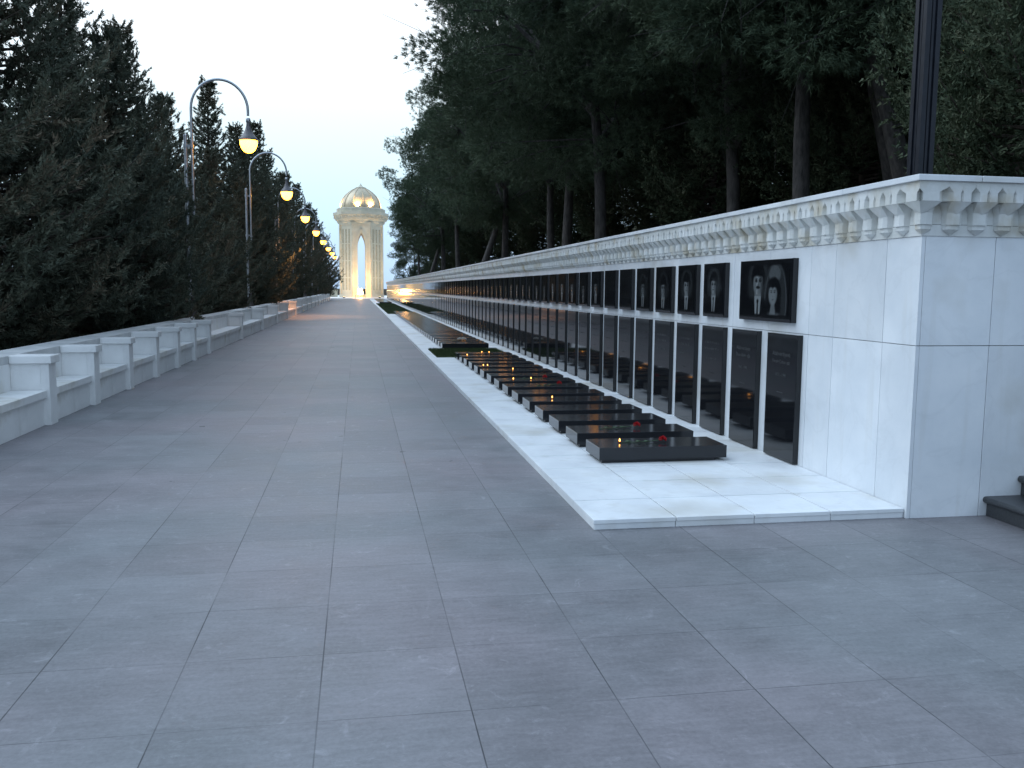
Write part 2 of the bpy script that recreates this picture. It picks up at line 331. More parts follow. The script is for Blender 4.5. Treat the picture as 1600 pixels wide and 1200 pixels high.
# ------------------------------------------------------------------ memorial wall
WX, WY, WTOP, CB = 4.01, 5.82, 2.50, 2.085
WEND = 126.0
PIT = .838
LY0 = 7.475          # near edge of first lower plaque
wall = empty('memorial_wall', (WX, WY, 0))
tag(wall, 'long white marble memorial wall with carved cornice beside the path', 'wall')
def P(o):  # parent keeping world coordinates
    o.parent = wall; o.location = (-WX, -WY, 0); return o
c = MB(); c.box(WX+.03, WX+.42, WY+.03, WEND-.03, -.1, WTOP-.05); c.box(WX+.42, 14.0, WY+.03, WY+.42, -.1, WTOP-.05); P(c.build('wall_core', M['core']))
c = MB(); G = .0024
ys = [WY+.0, 6.24, 6.97, 7.39]
k = 1
while ys[-1] < WEND-1: ys.append(LY0+PIT*k-.123); k += 1
ys.append(WEND)
for i in range(len(ys)-1):
    a, b = ys[i]+G, ys[i+1]-G
    if i == 0: a = ys[0]
    c.rbox(WX+random.uniform(-.0012, .0012), WX+.03, a, b, .0, 1.29-G, b=.0015)
    c.rbox(WX+random.uniform(-.0012, .0012), WX+.03, a, b, 1.29+G, CB, b=.0015)
xs = [WX+.0305, 4.61, 5.45, 6.3, 7.15, 8.0, 8.85, 9.7, 10.55, 11.4, 12.25, 13.1, 14]
for i in range(len(xs)-1):
    a, b = xs[i]+G, xs[i+1]-G
    c.rbox(a, b, WY+random.uniform(-.0012, .0012), WY+.03, 0, 1.29-G, b=.0015)
    c.rbox(a, b, WY+random.uniform(-.0012, .0012), WY+.03, 1.29+G, CB, b=.0015)
P(c.build('cladding', M['marble'], fix=True))

# carved cornice: stalactite modules, mitred at the corner
W_ = PIT/4; H_ = W_/2
def module(tr, mb, lod=0):   # facets in (u along wall, z up, d out)
    def q(*p, m=0): mb.add([tr(*v) for v in p], [tuple(range(len(p)))], m)
    z0, z1, z2, z3 = 0, .080, .162, .236
    def strip(sec, za, zb):
        for a, b in zip(sec, sec[1:]): q((a[0], za, a[1]), (b[0], za, b[1]), (b[0], zb, b[1]), (a[0], zb, a[1]))
    # lower tier with hanging pendant
    q((-H_, 0, .008), (H_, 0, .008), (H_, z1, .012), (-H_, z1, .012))
    s1 = [(-.066, .012), (-.052, .040), (-.024, .056), (.024, .056), (.052, .040), (.066, .012)]
    strip(s1, .045, z1-.003)
    tip = (0, .004, .012)
    for a, b in zip(s1, s1[1:]): q(tip, (b[0], .045, b[1]), (a[0], .045, a[1]))
    # middle tier columns
    q((-H_, z1+.003, .010), (H_, z1+.003, .010), (H_, z3, .006), (-H_, z3, .006))
    s2 = [(-.072, .010), (-.058, .050), (-.028, .070), (.028, .070), (.058, .050), (.072, .010)]
    q(*[(u, z1-.003, d) for u, d in s2]); strip(s2, z1-.003, z2)
    ap = (0, z2-.012, .070)
    L2 = (-.084, z3, .125); R2 = (.084, z3, .125)
    q(ap, R2, L2)
    q(ap, (.028, z2, .070), (.058, z2, .050), (.074, z3-.004, .060), R2); q(ap, L2, (-.074, z3-.004, .060), (-.058, z2, .050), (-.028, z2, .070))
    q((.058, z2, .050), (.072, z2, .010), (.094, z3, .008), (.074, z3-.004, .060)); q((-.058, z2, .050), (-.074, z3-.004, .060), (-.094, z3, .008), (-.072, z2, .010))
    # upper tier blocks with pointed notches
    q((-H_, z3, .03), (H_, z3, .03), (H_, z3, .128), (-H_, z3, .128))
    zt, zc = .302, .372
    for s in (-1, 1):
        a, b = s*.070, s*.013
        F = [(a, z3, .128), (b, z3, .128), (b, zt-.008, .128), (0, zt+.018, .128), (0, zc, .132), (s*H_, zc, .132), (s*H_, zt+.036, .128), (a, zt-.004, .128)]
        q(*F)
        q((a, z3, .128), (s*H_, z3, .060), (s*H_, zt+.012, .060), (a, zt-.004, .128)); q((a, zt-.004, .128), (s*H_, zt+.012, .060), (s*H_, zt+.036, .128))
        q((b, z3, .128), (0, z3, .100), (0, zt, .100), (b, zt-.008, .128)); q((b, zt-.008, .128), (0, zt, .100), (0, zt+.018, .128))
c = MB()
def side_tr(yc, corner=False):
    def f(u, z, d):
        yy = yc+u; t = max(0, 1-(yy-WY)/H_) if corner else 0
        return (WX-d, yy-d*t, CB+z)
    return f
def end_tr(xc, corner=False):
    def f(u, z, d):
        xx = xc+u; t = max(0, 1-(xx-WX)/H_) if corner else 0
        return (xx-d*t, WY-d, CB+z)
    return f
nmod = int((WEND-WY)/W_)
class Half:   # keeps only the u>=0 half of a module
    def __init__(s, mb): s.mb = mb
    def add(s, vs, fs, m=0):
        s.mb.add(vs, fs, m)
def clip_tr(f):   # squeeze the u<0 half onto the mitre line
    return lambda u, z, d: f(max(0, u), z, d)
module(clip_tr(side_tr(WY, True)), c); module(clip_tr(end_tr(WX, True)), c)
for k in range(1, nmod+1): module(side_tr(WY+k*W_, False), c)
for k in range(1, 46): module(end_tr(WX+k*W_, False), c)
cor = P(c.build('carved_cornice', M['marble_stain']))
c = MB(); d = .155; y = WY-d; zz0, zz1 = CB+.373, WTOP
first = True
while y < WEND:
    yb = min(WEND, y+(.842+d if first else .842)); c.rbox(WX-d, WX+.34, y+G, yb-G, zz0, zz1, b=.003); y = yb; first = False
x = WX+.341
while x < 14:
    c.rbox(x+G, min(14, x+.84)-G, WY-d, WY+.34, zz0, zz1, b=.003); x += .84
P(c.build('coping', M['marble'], fix=True))

# plinth (white floor strip in front of the wall)
pl = empty('memorial_plinth', (1.6, WY, 0)); tag(pl, 'low white marble plinth along the foot of the memorial wall', 'plinth')
def PP(o): o.parent = pl; o.location = (-1.6, -WY, 0); return o
c = MB(); c.box(1.625, WX-.001, 5.86, WEND, -.05, .043); PP(c.build('plinth_core', M['core']))
c = MB()
FG = [(20.55, 23.1), (55.2, 91.6)]     # lawns
rows = [5.835, 6.42, 7.03]
while rows[-1] < WEND-.6: rows.append(rows[-1]+.602)
for a, b in zip(rows, rows[1:]):
    cols = [1.605, 2.22, 2.815, 3.41, WX-.002]
    for p, q_ in zip(cols, cols[1:]):
        if any(a > f0-.3 and b < f1+.3 for f0, f1 in FG) and p > 1.7 and q_ < 3.5: continue
        c.rbox(p+.005, q_-.005, a+.0055, b-.0055, .044, .072+random.uniform(-.0008, .0008), b=.0015)
for f0, f1 in FG:   # narrow side tiles that keep the strip running beside the lawn
    pass
x = 1.617
while x < WX-.05:
    x2 = min(WX-.004, x+.60); c.rbox(x+G, x2-G, 5.85, 5.859, .0, .043, b=.001); x = x2
y = 5.86
while y < WEND:
    y2 = min(WEND, y+.60); c.rbox(1.617, 1.6245, y+G, y2-G, .0, .043, b=.001); y = y2
PP(c.build('marble_slabs', M['marble_floor'], fix=True))

# lawns: soil bed + real blades
def lawn(y0, y1, x0, x1, n, label):
    base = MB(); base.box(x0, x1, y0, y1, .044, .085)
    o = base.build('lawn', M['turf']); tag(o, label, kind='stuff')
    xs_ = rng.uniform(x0, x1, n); ys_ = rng.uniform(y0, y1, n); a = rng.uniform(0, 2*pi, n); h = rng.uniform(.03, .06, n)
    dx = np.cos(a)*.004; dy = np.sin(a)*.004; lx = rng.normal(0, .015, n); ly = rng.normal(0, .015, n)
    z = np.full(n, .084)
    v = np.stack([np.stack([xs_-dx, ys_-dy, z], 1), np.stack([xs_+dx, ys_+dy, z], 1), np.stack([xs_+lx, ys_+ly, z+h], 1)], 1).reshape(-1, 3)
    mesh_tris(o.data, v)
def mesh_tris(me, v, append=True):
    if append and len(me.vertices):
        ov = np.empty(len(me.vertices)*3); me.vertices.foreach_get('co', ov)
        polys = [list(p.vertices) for p in me.polygons]; mats = list(me.materials)
        b = len(me.vertices); me.clear_geometry()
        me.from_pydata([tuple(q) for q in ov.reshape(-1, 3)]+[tuple(q) for q in v], [], polys+[(b+3*i, b+3*i+1, b+3*i+2) for i in range(len(v)//3)])
        return
    n = len(v)//3
    me.vertices.add(len(v)); me.vertices.foreach_set('co', np.ascontiguousarray(v, dtype=np.float32).ravel())
    me.loops.add(len(v)); me.loops.foreach_set('vertex_index', np.arange(len(v), dtype=np.int32))
    me.polygons.add(n); me.polygons.foreach_set('loop_start', np.arange(0, len(v), 3, dtype=np.int32))
    me.polygons.foreach_set('loop_total', np.full(n, 3, dtype=np.int32)); me.update()
lawn(20.50, 23.15, 1.80, 3.60, 16000, 'short green lawn between the first and second rows of grave slabs')
lawn(55.1, 91.7, 1.80, 3.60, 30000, 'long green lawn strip beyond the second row of grave slabs')

# ------------------------------------------------------------------ portraits
def sstep(a, b, x): t = np.clip((x-a)/(b-a), 0, 1); return t*t*(3-2*t)
def ell(U, V, cx, cy, rx, ry, soft=.25):
    d = np.sqrt(((U-cx)/rx)**2+((V-cy)/ry)**2); return 1-sstep(1-soft, 1+soft, d)
def tri(U, V, cx, top, bot, wt, wb, soft=.012):
    t = np.clip((top-V)/(top-bot), 0, 1); hw = wt+(wb-wt)*t
    return (1-sstep(-soft, soft, np.abs(U-cx)-hw))*sstep(-soft, soft, top-V)*sstep(-soft, soft, V-bot)
def man(I, U, V, cx, cy, s, seed, moust=False):
    r = np.random.default_rng(seed); w = r.uniform(.92, 1.1); hair = r.uniform(.85, 1.15)
    u = (U-cx)/(s*.92); v = (V-cy)/(s*.74)
    glow = ell(u, v, 0, .02, .30, .42, .22)*.05; I = np.maximum(I, glow)
    I = I*(1-tri(u, v, 0, -.25, -1.2, .22, .55, .05))                       # dark suit
    sh = tri(u, v, 0, -.22, -.75, .10, .045, .01); I = np.maximum(I, sh*.50)
    I = I*(1-ell(u, v, 0, -.30, .03, .04, .3)); I = I*(1-tri(u, v, 0, -.32, -.80, .018, .035, .008)*.95)
    I = np.maximum(I, tri(u, v, 0, -.10, -.27, .085, .10, .02)*.38)        # neck
    I = I*(1-ell(u, v, 0, .10, .185*w, .25*hair, .1))                      # hair
    face = ell(u, v, 0, 0, .135*w, .205, .14)
    shade = .26+.26*np.exp(-((u+.03)/.09)**2)-.15*sstep(.02, .14, u)
    hl = sstep(.085+.015*np.sin(u*30+seed), .125, v)
    F = shade*(1-hl)
    for sx in (-1, 1):
        F = F*(1-.95*ell(u, v, sx*.056, .032, .038, .022, .5)); F = F*(1-.8*ell(u, v, sx*.058, .066, .040, .010, .5))
    F = F*(1-.45*ell(u, v, .012, -.035, .022, .012, .6)); F = F*(1-.3*ell(u, v, .02, .0, .010, .05, .6)); F = F*(1-.65*ell(u, v, 0, -.092, .042, .009, .6))
    if moust: F = F*(1-.95*ell(u, v, 0, -.072, .062, .020, .3))
    return I*(1-face)+F*face*.8
def woman(I, U, V, cx, cy, s):
    u = (U-cx)/s; v = (V-cy)/(s*.8)
    rr_ = np.random.default_rng(5).normal(0, 1, U.shape)*.03
    I = np.maximum(I, (ell(u, v, .02, .30, .16, .14, .35)*(.20+rr_)))        # flowered headdress
    I = np.maximum(I, ell(u, v, .05, -.15, .30, .62, .12)*.05)             # veil
    I = np.maximum(I, ell(u, v, .05, -.15, .30, .62, .06)*(1-ell(u, v, .05, -.15, .27, .59, .06))*.14)
    I = np.maximum(I, tri(u, v, 0, -.30, -1.0, .15, .34, .03)*(.15+rr_))   # lace dress
    I = I*(1-ell(u, v, 0, .0, .20, .25, .1)); I = I*(1-tri(u, v, 0, 0, -.30, .19, .20, .03))
    I = np.maximum(I, tri(u, v, -.01, -.15, -.34, .04, .08, .02)*.30)
    face = ell(u, v, -.015, -.02, .112, .165, .18); F = .40-.12*sstep(.0, .1, u)
    F = F*(1-sstep(.06+.02*np.sin(u*60), .10, v))
    for sx in (-1, 1):
        F = F*(1-.85*ell(u, v, sx*.042-.015, .015, .026, .012, .5)); F = F*(1-.7*ell(u, v, sx*.044-.015, .042, .03, .007, .5))
    F = F*(1-.6*ell(u, v, -.015, -.10, .026, .011, .5)); F = F*(1-.3*ell(u, v, -.01, -.05, .014, .01, .5))
    return I*(1-face)+F*face
def portrait_mesh(name, wid, hei, nu, nv, fn):
    # a sheet in the local YZ plane facing -X; u grows away from the camera => mirrored so that it reads correctly
    us = np.linspace(-wid/2, wid/2, nu); vs_ = np.linspace(-hei/2, hei/2, nv); U, V = np.meshgrid(us, vs_)
    I = fn(np.zeros_like(U), U, V)
    edge = np.minimum(sstep(0, .02, wid/2-np.abs(U)), sstep(0, .02, hei/2-np.abs(V))); I = np.clip(I*edge, 0, 1)
    vv = np.stack([np.zeros(U.size), -U.ravel(), V.ravel()], 1)
    fs = [(j*nu+i, j*nu+i+1, (j+1)*nu+i+1, (j+1)*nu+i) for j in range(nv-1) for i in range(nu-1)]
    me = bpy.data.meshes.new(name); me.from_pydata([tuple(q) for q in vv], [], fs)
    a = me.attributes.new('etch', 'FLOAT', 'POINT'); a.data.foreach_set('value', I.ravel().astype(np.float32)); me.materials.append(M['etched'])
    return me
PH, PW = .60, .615
pm = []
for k in range(6):
    pm.append(portrait_mesh('engraved_portrait', .50, .50, 56, 56, lambda I, U, V, k=k: man(I, U, V, 0, .05-.01*k % 3, .66+.02*(k % 3), 3+k, moust=(k == 2))*(1, .95, .8, .6, .75, .5)[k]))
def couple(I, U, V):
    I = woman(I, U, V, .20, -.03, .78); return man(I, U, V, -.14, .07, .82, 9, moust=True)
pm_couple = portrait_mesh('engraved_portrait', 1.02, .50, 120, 64, couple)

def plaque(y0, y1, z0, z1, name, ch=.03, dep=.055):
    # black slab standing proud of the wall, front edges chamfered
    yc = (y0+y1)/2; zc = z0; o = MB(); w2 = (y1-y0)/2; h = z1-z0
    fr, bk = -dep, .004
    c2 = .004
    V = [(bk, -w2, 0), (bk, w2, 0), (bk, w2, h), (bk, -w2, h),
         (fr+c2, -w2, 0), (fr+c2, w2, 0), (fr+c2, w2, h), (fr+c2, -w2, h),
         (fr, -w2+ch, ch), (fr, w2-.002, ch), (fr, w2-.002, h-.002), (fr, -w2+ch, h-.002)]
    o.add(V, [(0, 1, 5, 4), (1, 2, 6, 5), (2, 3, 7, 6), (3, 0, 4, 7), (4, 5, 9, 8), (5, 6, 10, 9), (6, 7, 11, 10), (7, 4, 8, 11), (8, 9, 10, 11)])
    ob = o.build(name, M['granite'], fix=True); ob.location = (WX, yc, zc)
    return ob
def child_mesh(name, me, parent, loc):
    o = bpy.data.objects.new(name, me); COL.objects.link(o); o.parent = parent; o.location = loc; return o
GP = 'black portrait plaques in the upper row of the memorial wall'; GN = 'tall black name plaques in the lower row of the memorial wall'
UP0, UP1 = 1.385, 1.985
p = plaque(7.62, 8.755, UP0, UP1, 'portrait_plaque')
tag(p, 'wide black plaque engraved with moustached man and veiled bride', 'plaque', GP)
child_mesh('engraved_portrait', pm_couple, p, (-.0572, 0, .305))
nplq = int((WEND-2-LY0)/PIT)
desc = {2: 'engraved with young man in suit and tie', 3: 'engraved with dark-haired man in tie', 4: 'engraved with faint man in tie', 5: 'engraved with slim faint figure', 6: 'left blank', 7: 'left blank'}
proto_up = None; porder = {2: 0, 3: 1, 4: 4, 5: 3, 8: 2, 9: 5}
for k in range(2, nplq):
    y = LY0+PIT*k
    if proto_up is None: q = proto_up = plaque(y, y+.60, UP0, UP1, 'portrait_plaque')
    else: q = proto_up.copy(); COL.objects.link(q); q.location = (WX, y+.30, UP0)
    n = k
    if k <= 7: lab = 'narrow black plaque %s, %s after the couple plaque' % (desc[k], ordn(k-1))
    elif k <= 24: lab = '%s narrow black portrait plaque after the wide couple plaque' % ordn(k-1)
    else: lab = 'narrow black portrait plaque in the far crowded stretch of the upper row'
    tag(q, lab, 'plaque', GP if k <= 24 else 'far narrow portrait plaques of the upper row')
    if k not in (6, 7) and k < 40: child_mesh('engraved_portrait', pm[porder.get(k, (k*5) % 6)], q, (-.0572, 0, .30))

# lower plaques with lettering
def text_mesh(lines, size=.05):
    ms = []
    for (s, z, sz) in lines:
        cu = bpy.data.curves.new('t', 'FONT'); cu.body = s; cu.size = sz; cu.align_x = 'CENTER'; cu.resolution_u = 2
        ob = bpy.data.objects.new('t', cu); COL.objects.link(ob); dg = bpy.context.evaluated_depsgraph_get(); dg.update()
        me = bpy.data.meshes.new_from_object(ob.evaluated_get(dg)); ms.append((me, z)); bpy.data.objects.remove(ob)
    vs, fs = [], []
    for me, z in ms:
        b = len(vs); vs += [(0, -v.co.x, v.co.y+z) for v in me.vertices]; fs += [[b+i for i in q.vertices] for q in me.polygons]
    me = bpy.data.meshes.new('inscription'); me.from_pydata(vs, [], fs); me.materials.append(M['etch_text']); return me
def scribble_mesh(seed):
    r = random.Random(seed); o = MB()
    for (z, h, wd) in ((1.00, .030, .30+.08*r.random()), (.93, .026, .34+.06*r.random()), (.82, .020, .30), (.66, .016, .14)):
        x = -wd/2
        while x < wd/2:
            b = r.uniform(.004, .008); hh = h*r.uniform(.55, 1); t = r.uniform(-.004, .004)
            o.add([(0, -x, z), (0, -(x+b), z), (0, -(x+b+t), z+hh), (0, -(x+t), z+hh)], [(0, 1, 2, 3)])
            if r.random() < .5: zz = z+hh*r.choice((0, .5, .9)); o.add([(0, -x, zz), (0, -(x+.014), zz), (0, -(x+.014), zz+.004), (0, -x, zz+.004)], [(0, 1, 2, 3)])
            x += r.choice((.012, .016, .016, .034))
    me = bpy.data.meshes.new('inscription'); me.from_pydata(o.v, [], o.f); me.materials.append(M['etch_text']); return me
t1 = text_mesh([('Allahverdiyeva', .985, .062), ('F\u0259riz\u0259 \u00c7oban q\u0131z\u0131', .915, .048), ('1970 - 1990', .79, .044), ('~~~', .62, .07)])
t2 = text_mesh([('Allahverdiyev', .985, .062), ('\u0130lham \u018fjd\u0259r o\u011flu', .915, .048), ('1962 - 1990', .79, .044), ('~~~', .62, .07)])
scr = [scribble_mesh(s) for s in range(5)]
LO0, LO1 = .083, 1.278
proto_lo = None
for k in range(nplq):
    y = LY0+PIT*k
    if proto_lo is None: q = proto_lo = plaque(y, y+.60, LO0, LO1, 'name_plaque', ch=.004)
    else: q = proto_lo.copy(); COL.objects.link(q); q.location = (WX, y+.30, LO0)
    if k == 0: lab = 'nearest tall black name plaque, last before the plain marble corner'
    elif k <= 24: lab = '%s tall black name plaque from the plain marble corner' % ordn(k+1)
    else: lab = 'tall black name plaque in the far crowded stretch of the lower row'
    tag(q, lab, 'plaque', GN if k <= 24 else 'far tall name plaques of the lower row')
    if k < 16: child_mesh('inscription', t1 if k == 0 else t2 if k == 1 else scr[k % 5], q, (-.0575, 0, 0))

# ------------------------------------------------------------------ grave slabs
sb = empty('grave_slab', (2.19, 7.78, .072))
c = MB(); c.rbox(0, 1.25, 0, .50, .030, .148, b=.003); c.build('slab_top', M['granite_slab'], sb, fix=True)
c = MB(); c.box(.035, 1.15, .035, .465, 0, .0305); c.build('slab_base', M['granite_slab'], sb)
slabs = []
items = {0: 'with candle and red carnation on top', 1: 'with red carnation near its middle', 5: 'with a burning tealight on top', 7: 'with a red carnation and small flame', 8: 'with a dark red flower on top'}
for grp, (y0, n) in enumerate(((7.78, 15), (23.35, 38), (91.9, 38))):
    for k in range(n):
        y = y0+.85*k
        if grp == 0 and k == 0: o = sb
        else: o = copy_tree(sb); o.location = (2.19, y, .072)
        slabs.append(o)
        if grp == 0:
            lab = 'nearest black granite grave slab at the open end of the plinth' if k == 0 else '%s black grave slab from the open near end of the plinth' % ordn(k+1)
            if k in items and k: lab += ', '+items[k]
            tag(o, lab, 'grave slab', 'black grave slabs in the near row')
        elif grp == 1:
            tag(o, '%s black grave slab beyond the small near lawn' % ordn(k+1), 'grave slab', 'black grave slabs between the two lawns')
        else:
            tag(o, 'distant black grave slab beyond the long lawn near the monument', 'grave slab', 'far black grave slabs near the monument')

# candles, flowers on the slabs
ZT = .2205
cd = empty('candle', (2.46, 8.1, ZT))
c = MB(); c.lathe([(.018, 0), (.022, .004), (.024, .022), (.022, .022), (.020, .010)], n=14); c.build('cup', M['glass_red'], cd, smooth=True)
c = MB(); c.lathe([(.0005, .004), (.020, .006), (.020, .015), (.0005, .016)], n=12); c.build('wax', M['wax'], cd)
c = MB(); c.lathe([(.001, .016), (.010, .028), (.012, .036), (.007, .052), (.001, .068)], n=10); c.build('flame', M['flame'], cd, smooth=True)
cpos = [(2.46, 8.13, 'on the nearest black grave slab'), (2.55, 11.50, 'glowing brightest on the fifth black grave slab'), (2.75, 14.10, 'beside a red flower midway along the near row'), (2.45, 13.85, 'left of the flower midway along the near row'),
        (2.75, 15.65, 'on the tenth black grave slab'), (2.32, 16.55, 'at the left end of a slab past the tenth'), (2.40, 16.62, 'paired at the left end of a slab past the tenth'), (2.77, 19.80, 'left of the pair on the last slab before the lawn'), (2.93, 19.80, 'right of the pair on the last slab before the lawn'), (2.33, 19.0, 'on the left end of the slab before the last one')]
FY = lambda y: 7.78+.85*round((y-8.03)/.85)+.25     # centre line of the slab under y
for i, (x, y, s) in enumerate(cpos):
    o = cd if i == 0 else copy_tree(cd); yy = FY(y); o.location = (x, yy+random.uniform(-.12, .05), ZT); o.scale = (.62,)*3
    tag(o, 'small lit candle '+s, 'candle', 'burning candles on the grave slabs')
def bloom(mb, n, r, seed):
    q = np.random.default_rng(seed)
    for i in range(n):
        th = q.uniform(0, 2*pi); ph = q.uniform(-.2, 1.4); rad = r*q.uniform(.75, 1.05)
        ctr = Vector((cos(th)*cos(ph), sin(th)*cos(ph), sin(ph)))*rad
        a = Vector(q.normal(0, 1, 3)).normalized()*r*.38; b_ = ctr.cross(a).normalized()*r*.38
        mb.add([ctr*.35, ctr+a, ctr*1.12+b_*.3, ctr-a, ctr+b_*.8], [(0, 1, 2), (0, 2, 3), (0, 3, 4)])
cn = empty('carnation', (2.9, 8.0, ZT))
c = MB(); bloom(c, 60, .034, 3); ob = c.build('bloom', M['petal'], cn); ob.location = (0, 0, .030)
c = MB(); c.tube([(-.02, 0, .026), (-.12, .01, .012), (-.28, -.01, .006), (-.42, .0, .005)], .0035, n=6)
for t in (-.12, -.2, -.3): c.add([(t, 0, .01), (t-.05, .035, .02), (t-.06, .03, .008)], [(0, 1, 2)]); c.add([(t, 0, .01), (t-.04, -.035, .02), (t-.055, -.03, .008)], [(0, 1, 2)])
c.build('stem', M['stem'], cn)
for i, (x, y, s) in enumerate([(2.88, 7.98, 'red carnation lying on the nearest black grave slab'), (2.91, 8.82, 'red carnation lying on the second grave slab from the near end'), (3.02, 13.1, 'dark red carnation on the seventh grave slab from the near end'), (3.0, 13.95, 'dark red carnation on the eighth grave slab from the near end')]):
    o = cn if i == 0 else copy_tree(cn); o.location = (x, FY(y)+(-.03, .02, -.06, .04)[i], ZT); o.rotation_euler.z = (-.1, .05, .2, -.15)[i]
    tag(o, s, 'flower', 'red carnations on the grave slabs')
bq = empty('flower_bouquet', (2.85, 24.6, ZT)); tag(bq, 'white flower bouquet lying on a slab just beyond the small lawn', 'flowers')
for k in range(7):
    c = MB(); bloom(c, 26, .04, 20+k); ob = c.build('bloom', M['petal_w'], bq); ob.location = (.07*(k % 3)-.05*k*.3, .05*((k*2) % 3), .04+.02*(k % 2))
c = MB()
for k in range(6): c.tube([(0, .01*k, .03), (-.28, .02*k-.05, .008)], .004, n=5)
c.build('stem', M['stem'], bq)

# ------------------------------------------------------------------ granite steps on the right
st = empty('granite_steps', (4.64, 4, 0)); tag(st, 'dark granite steps with rounded nosings climbing beside the wall end', 'steps')
for k in range(9):
    x0 = k*.285; c = MB(); z0, z1 = .0+.15*k, .15*(k+1)
    pr_ = [(x0+.03, 0 if k == 0 else z0-.02), (x0+.03, z1-.055)]
    for t in range(9):
        a = -pi/2-pi*t/8; pr_.append((x0+.012+.0225*cos(a)*1.0+.010, z1-.0275+.0275*sin(a)*1.0+.0))
    pr_ = [(x0+.035, max(0, z0-.02)), (x0+.035, z1-.050)]+[(x0+.022-.022*sin(pi*t/8), z1-.025-.025*cos(pi*t/8)) for t in range(9)]+[(x0+.34, z1), (x0+.34, max(0, z0-.02))]
    n = len(pr_); ya, yb = -6.0, 1.815
    c.add([(p[0], ya, p[1]) for p in pr_]+[(p[0], yb, p[1]) for p in pr_], [[i, (i+1) % n, n+(i+1) % n, n+i] for i in range(n)]+[list(range(n))[::-1], [n+i for i in range(n)]])
    c.build('step', M['granite_step'], st, smooth=True, fix=True)

# ------------------------------------------------------------------ black mast behind the wall
mp_ = empty('lamp_mast', (5.07, 7.45, 2.30)); tag(mp_, 'tall ribbed black metal mast standing behind the wall corner', 'mast')
c = MB(); hw = .085
pr_ = []
for s in range(4):
    a = s*pi/2
    loc = [(-.118, -.118), (-.045, -.118), (-.045, -.092), (-.018, -.092), (-.018, -.104), (.018, -.104), (.018, -.092), (.045, -.092), (.045, -.118)]
    for x, y in loc: pr_.append((x*cos(a)-y*sin(a), x*sin(a)+y*cos(a)))
n = len(pr_)
c.add([(*p, 0) for p in pr_]+[(*p, 9.0) for p in pr_], [[i, (i+1) % n, n+(i+1) % n, n+i] for i in range(n)]+[[n+i for i in range(n)]]); c.build('shaft', M['blackmetal'], mp_, fix=True)
c = MB(); c.rbox(-.16, .16, -.16, .16, -.1, .36, b=.01); c.rbox(-.14, .14, -.14, .14, .361, .40, b=.01); c.build('collar', M['blackmetal'], mp_, fix=True)
c = MB(); c.lathe([(.10, 9.0), (.16, 9.1), (.30, 9.3), (.30, 9.36), (.05, 9.5)], n=20); c.build('cap', M['blackmetal'], mp_, smooth=True)
mp_.rotation_euler.z = R_(4); mp_.scale = (.66, .66, 1)

# ------------------------------------------------------------------ benches on the left
piers = [-.2, 1.72, 3.64, 5.54, 7.45, 9.37, 11.29, 13.13, 15.06, 17.02, 18.98, 20.88, 22.93]+[29.25+6.27*k for k in range(16)]
PT = .25
BX0, BX1, BF = -4.52, -4.09, -3.655
def bench(y0, y1, label, near):
    e = empty('marble_bench', (BF, y0, 0)); tag(e, label, 'bench', 'white marble benches along the left edge of the path')
    Lb = y1-y0; o = lambda x: x-BF
    c = MB(); c.rbox(o(BF-.10), o(BF-.002), 0, PT, 0, .745, b=.003); c.rbox(o(BX1+.001), o(BF-.102), .012, PT-.012, 0, .745, b=.002); c.build('end_pier', M['marble_warm'], e, fix=True)
    c = MB(); c.rbox(o(BX1)+.0, .035, -.03, PT+.03, .746, .842, b=.006); c.build('pier_cap', M['marble_warm'], e, fix=True)
    a, b_ = PT+.001, Lb-.001
    c = MB(); c.rbox(o(BX1)+.001, -.035, a, b_, .335, .425, b=.005); c.build('seat', M['marble_warm'], e, fix=True)
    c = MB(); c.rbox(-.11, -.075, a, b_, 0, .334, b=.002); c.build('riser', M['marble_warm'], e, fix=True)
    c = MB(); n = max(1, round(Lb/1.9))
    for i in range(n): c.rbox(o(BX1)-.03, o(BX1)-.0, Lb*i/n+.001, Lb*(i+1)/n-.001, 0, .744, b=.002)
    c.build('backrest', M['marble_warm'], e, fix=True)
    c = MB()
    for i in range(n): c.rbox(o(BX0), o(BX1)-.001, Lb*i/n+.001, Lb*(i+1)/n-.001, .745, .842+(.002 if i % 2 else 0), b=.004)
    c.build('coping', M['marble_cap'], e, fix=True)
    c = MB(); c.box(o(BX0)+.04, o(BX1)-.031, 0, Lb, -.25, .744); c.build('back_wall', M['marble_cap'], e)
nb_ = len(piers)
for i, (a, b) in enumerate(zip(piers, piers[1:])):
    i -= 4
    if i < 0: lab = 'marble bench bay lying before the left edge of the photo'
    elif i == 0: lab = 'nearest short marble bench, cut by the left edge of the photo'
    elif i < 8: lab = 'short white marble bench bay, %s from the near end' % ordn(i+1)
    elif i < 22: lab = 'long white marble bench bay, %s past the short bays' % ordn(i-7)
    else: lab = '%s marble bench bay before the monument plaza' % ('last' if i == nb_-6 else 'last but one')
    bench(a, b, lab, i == 0)

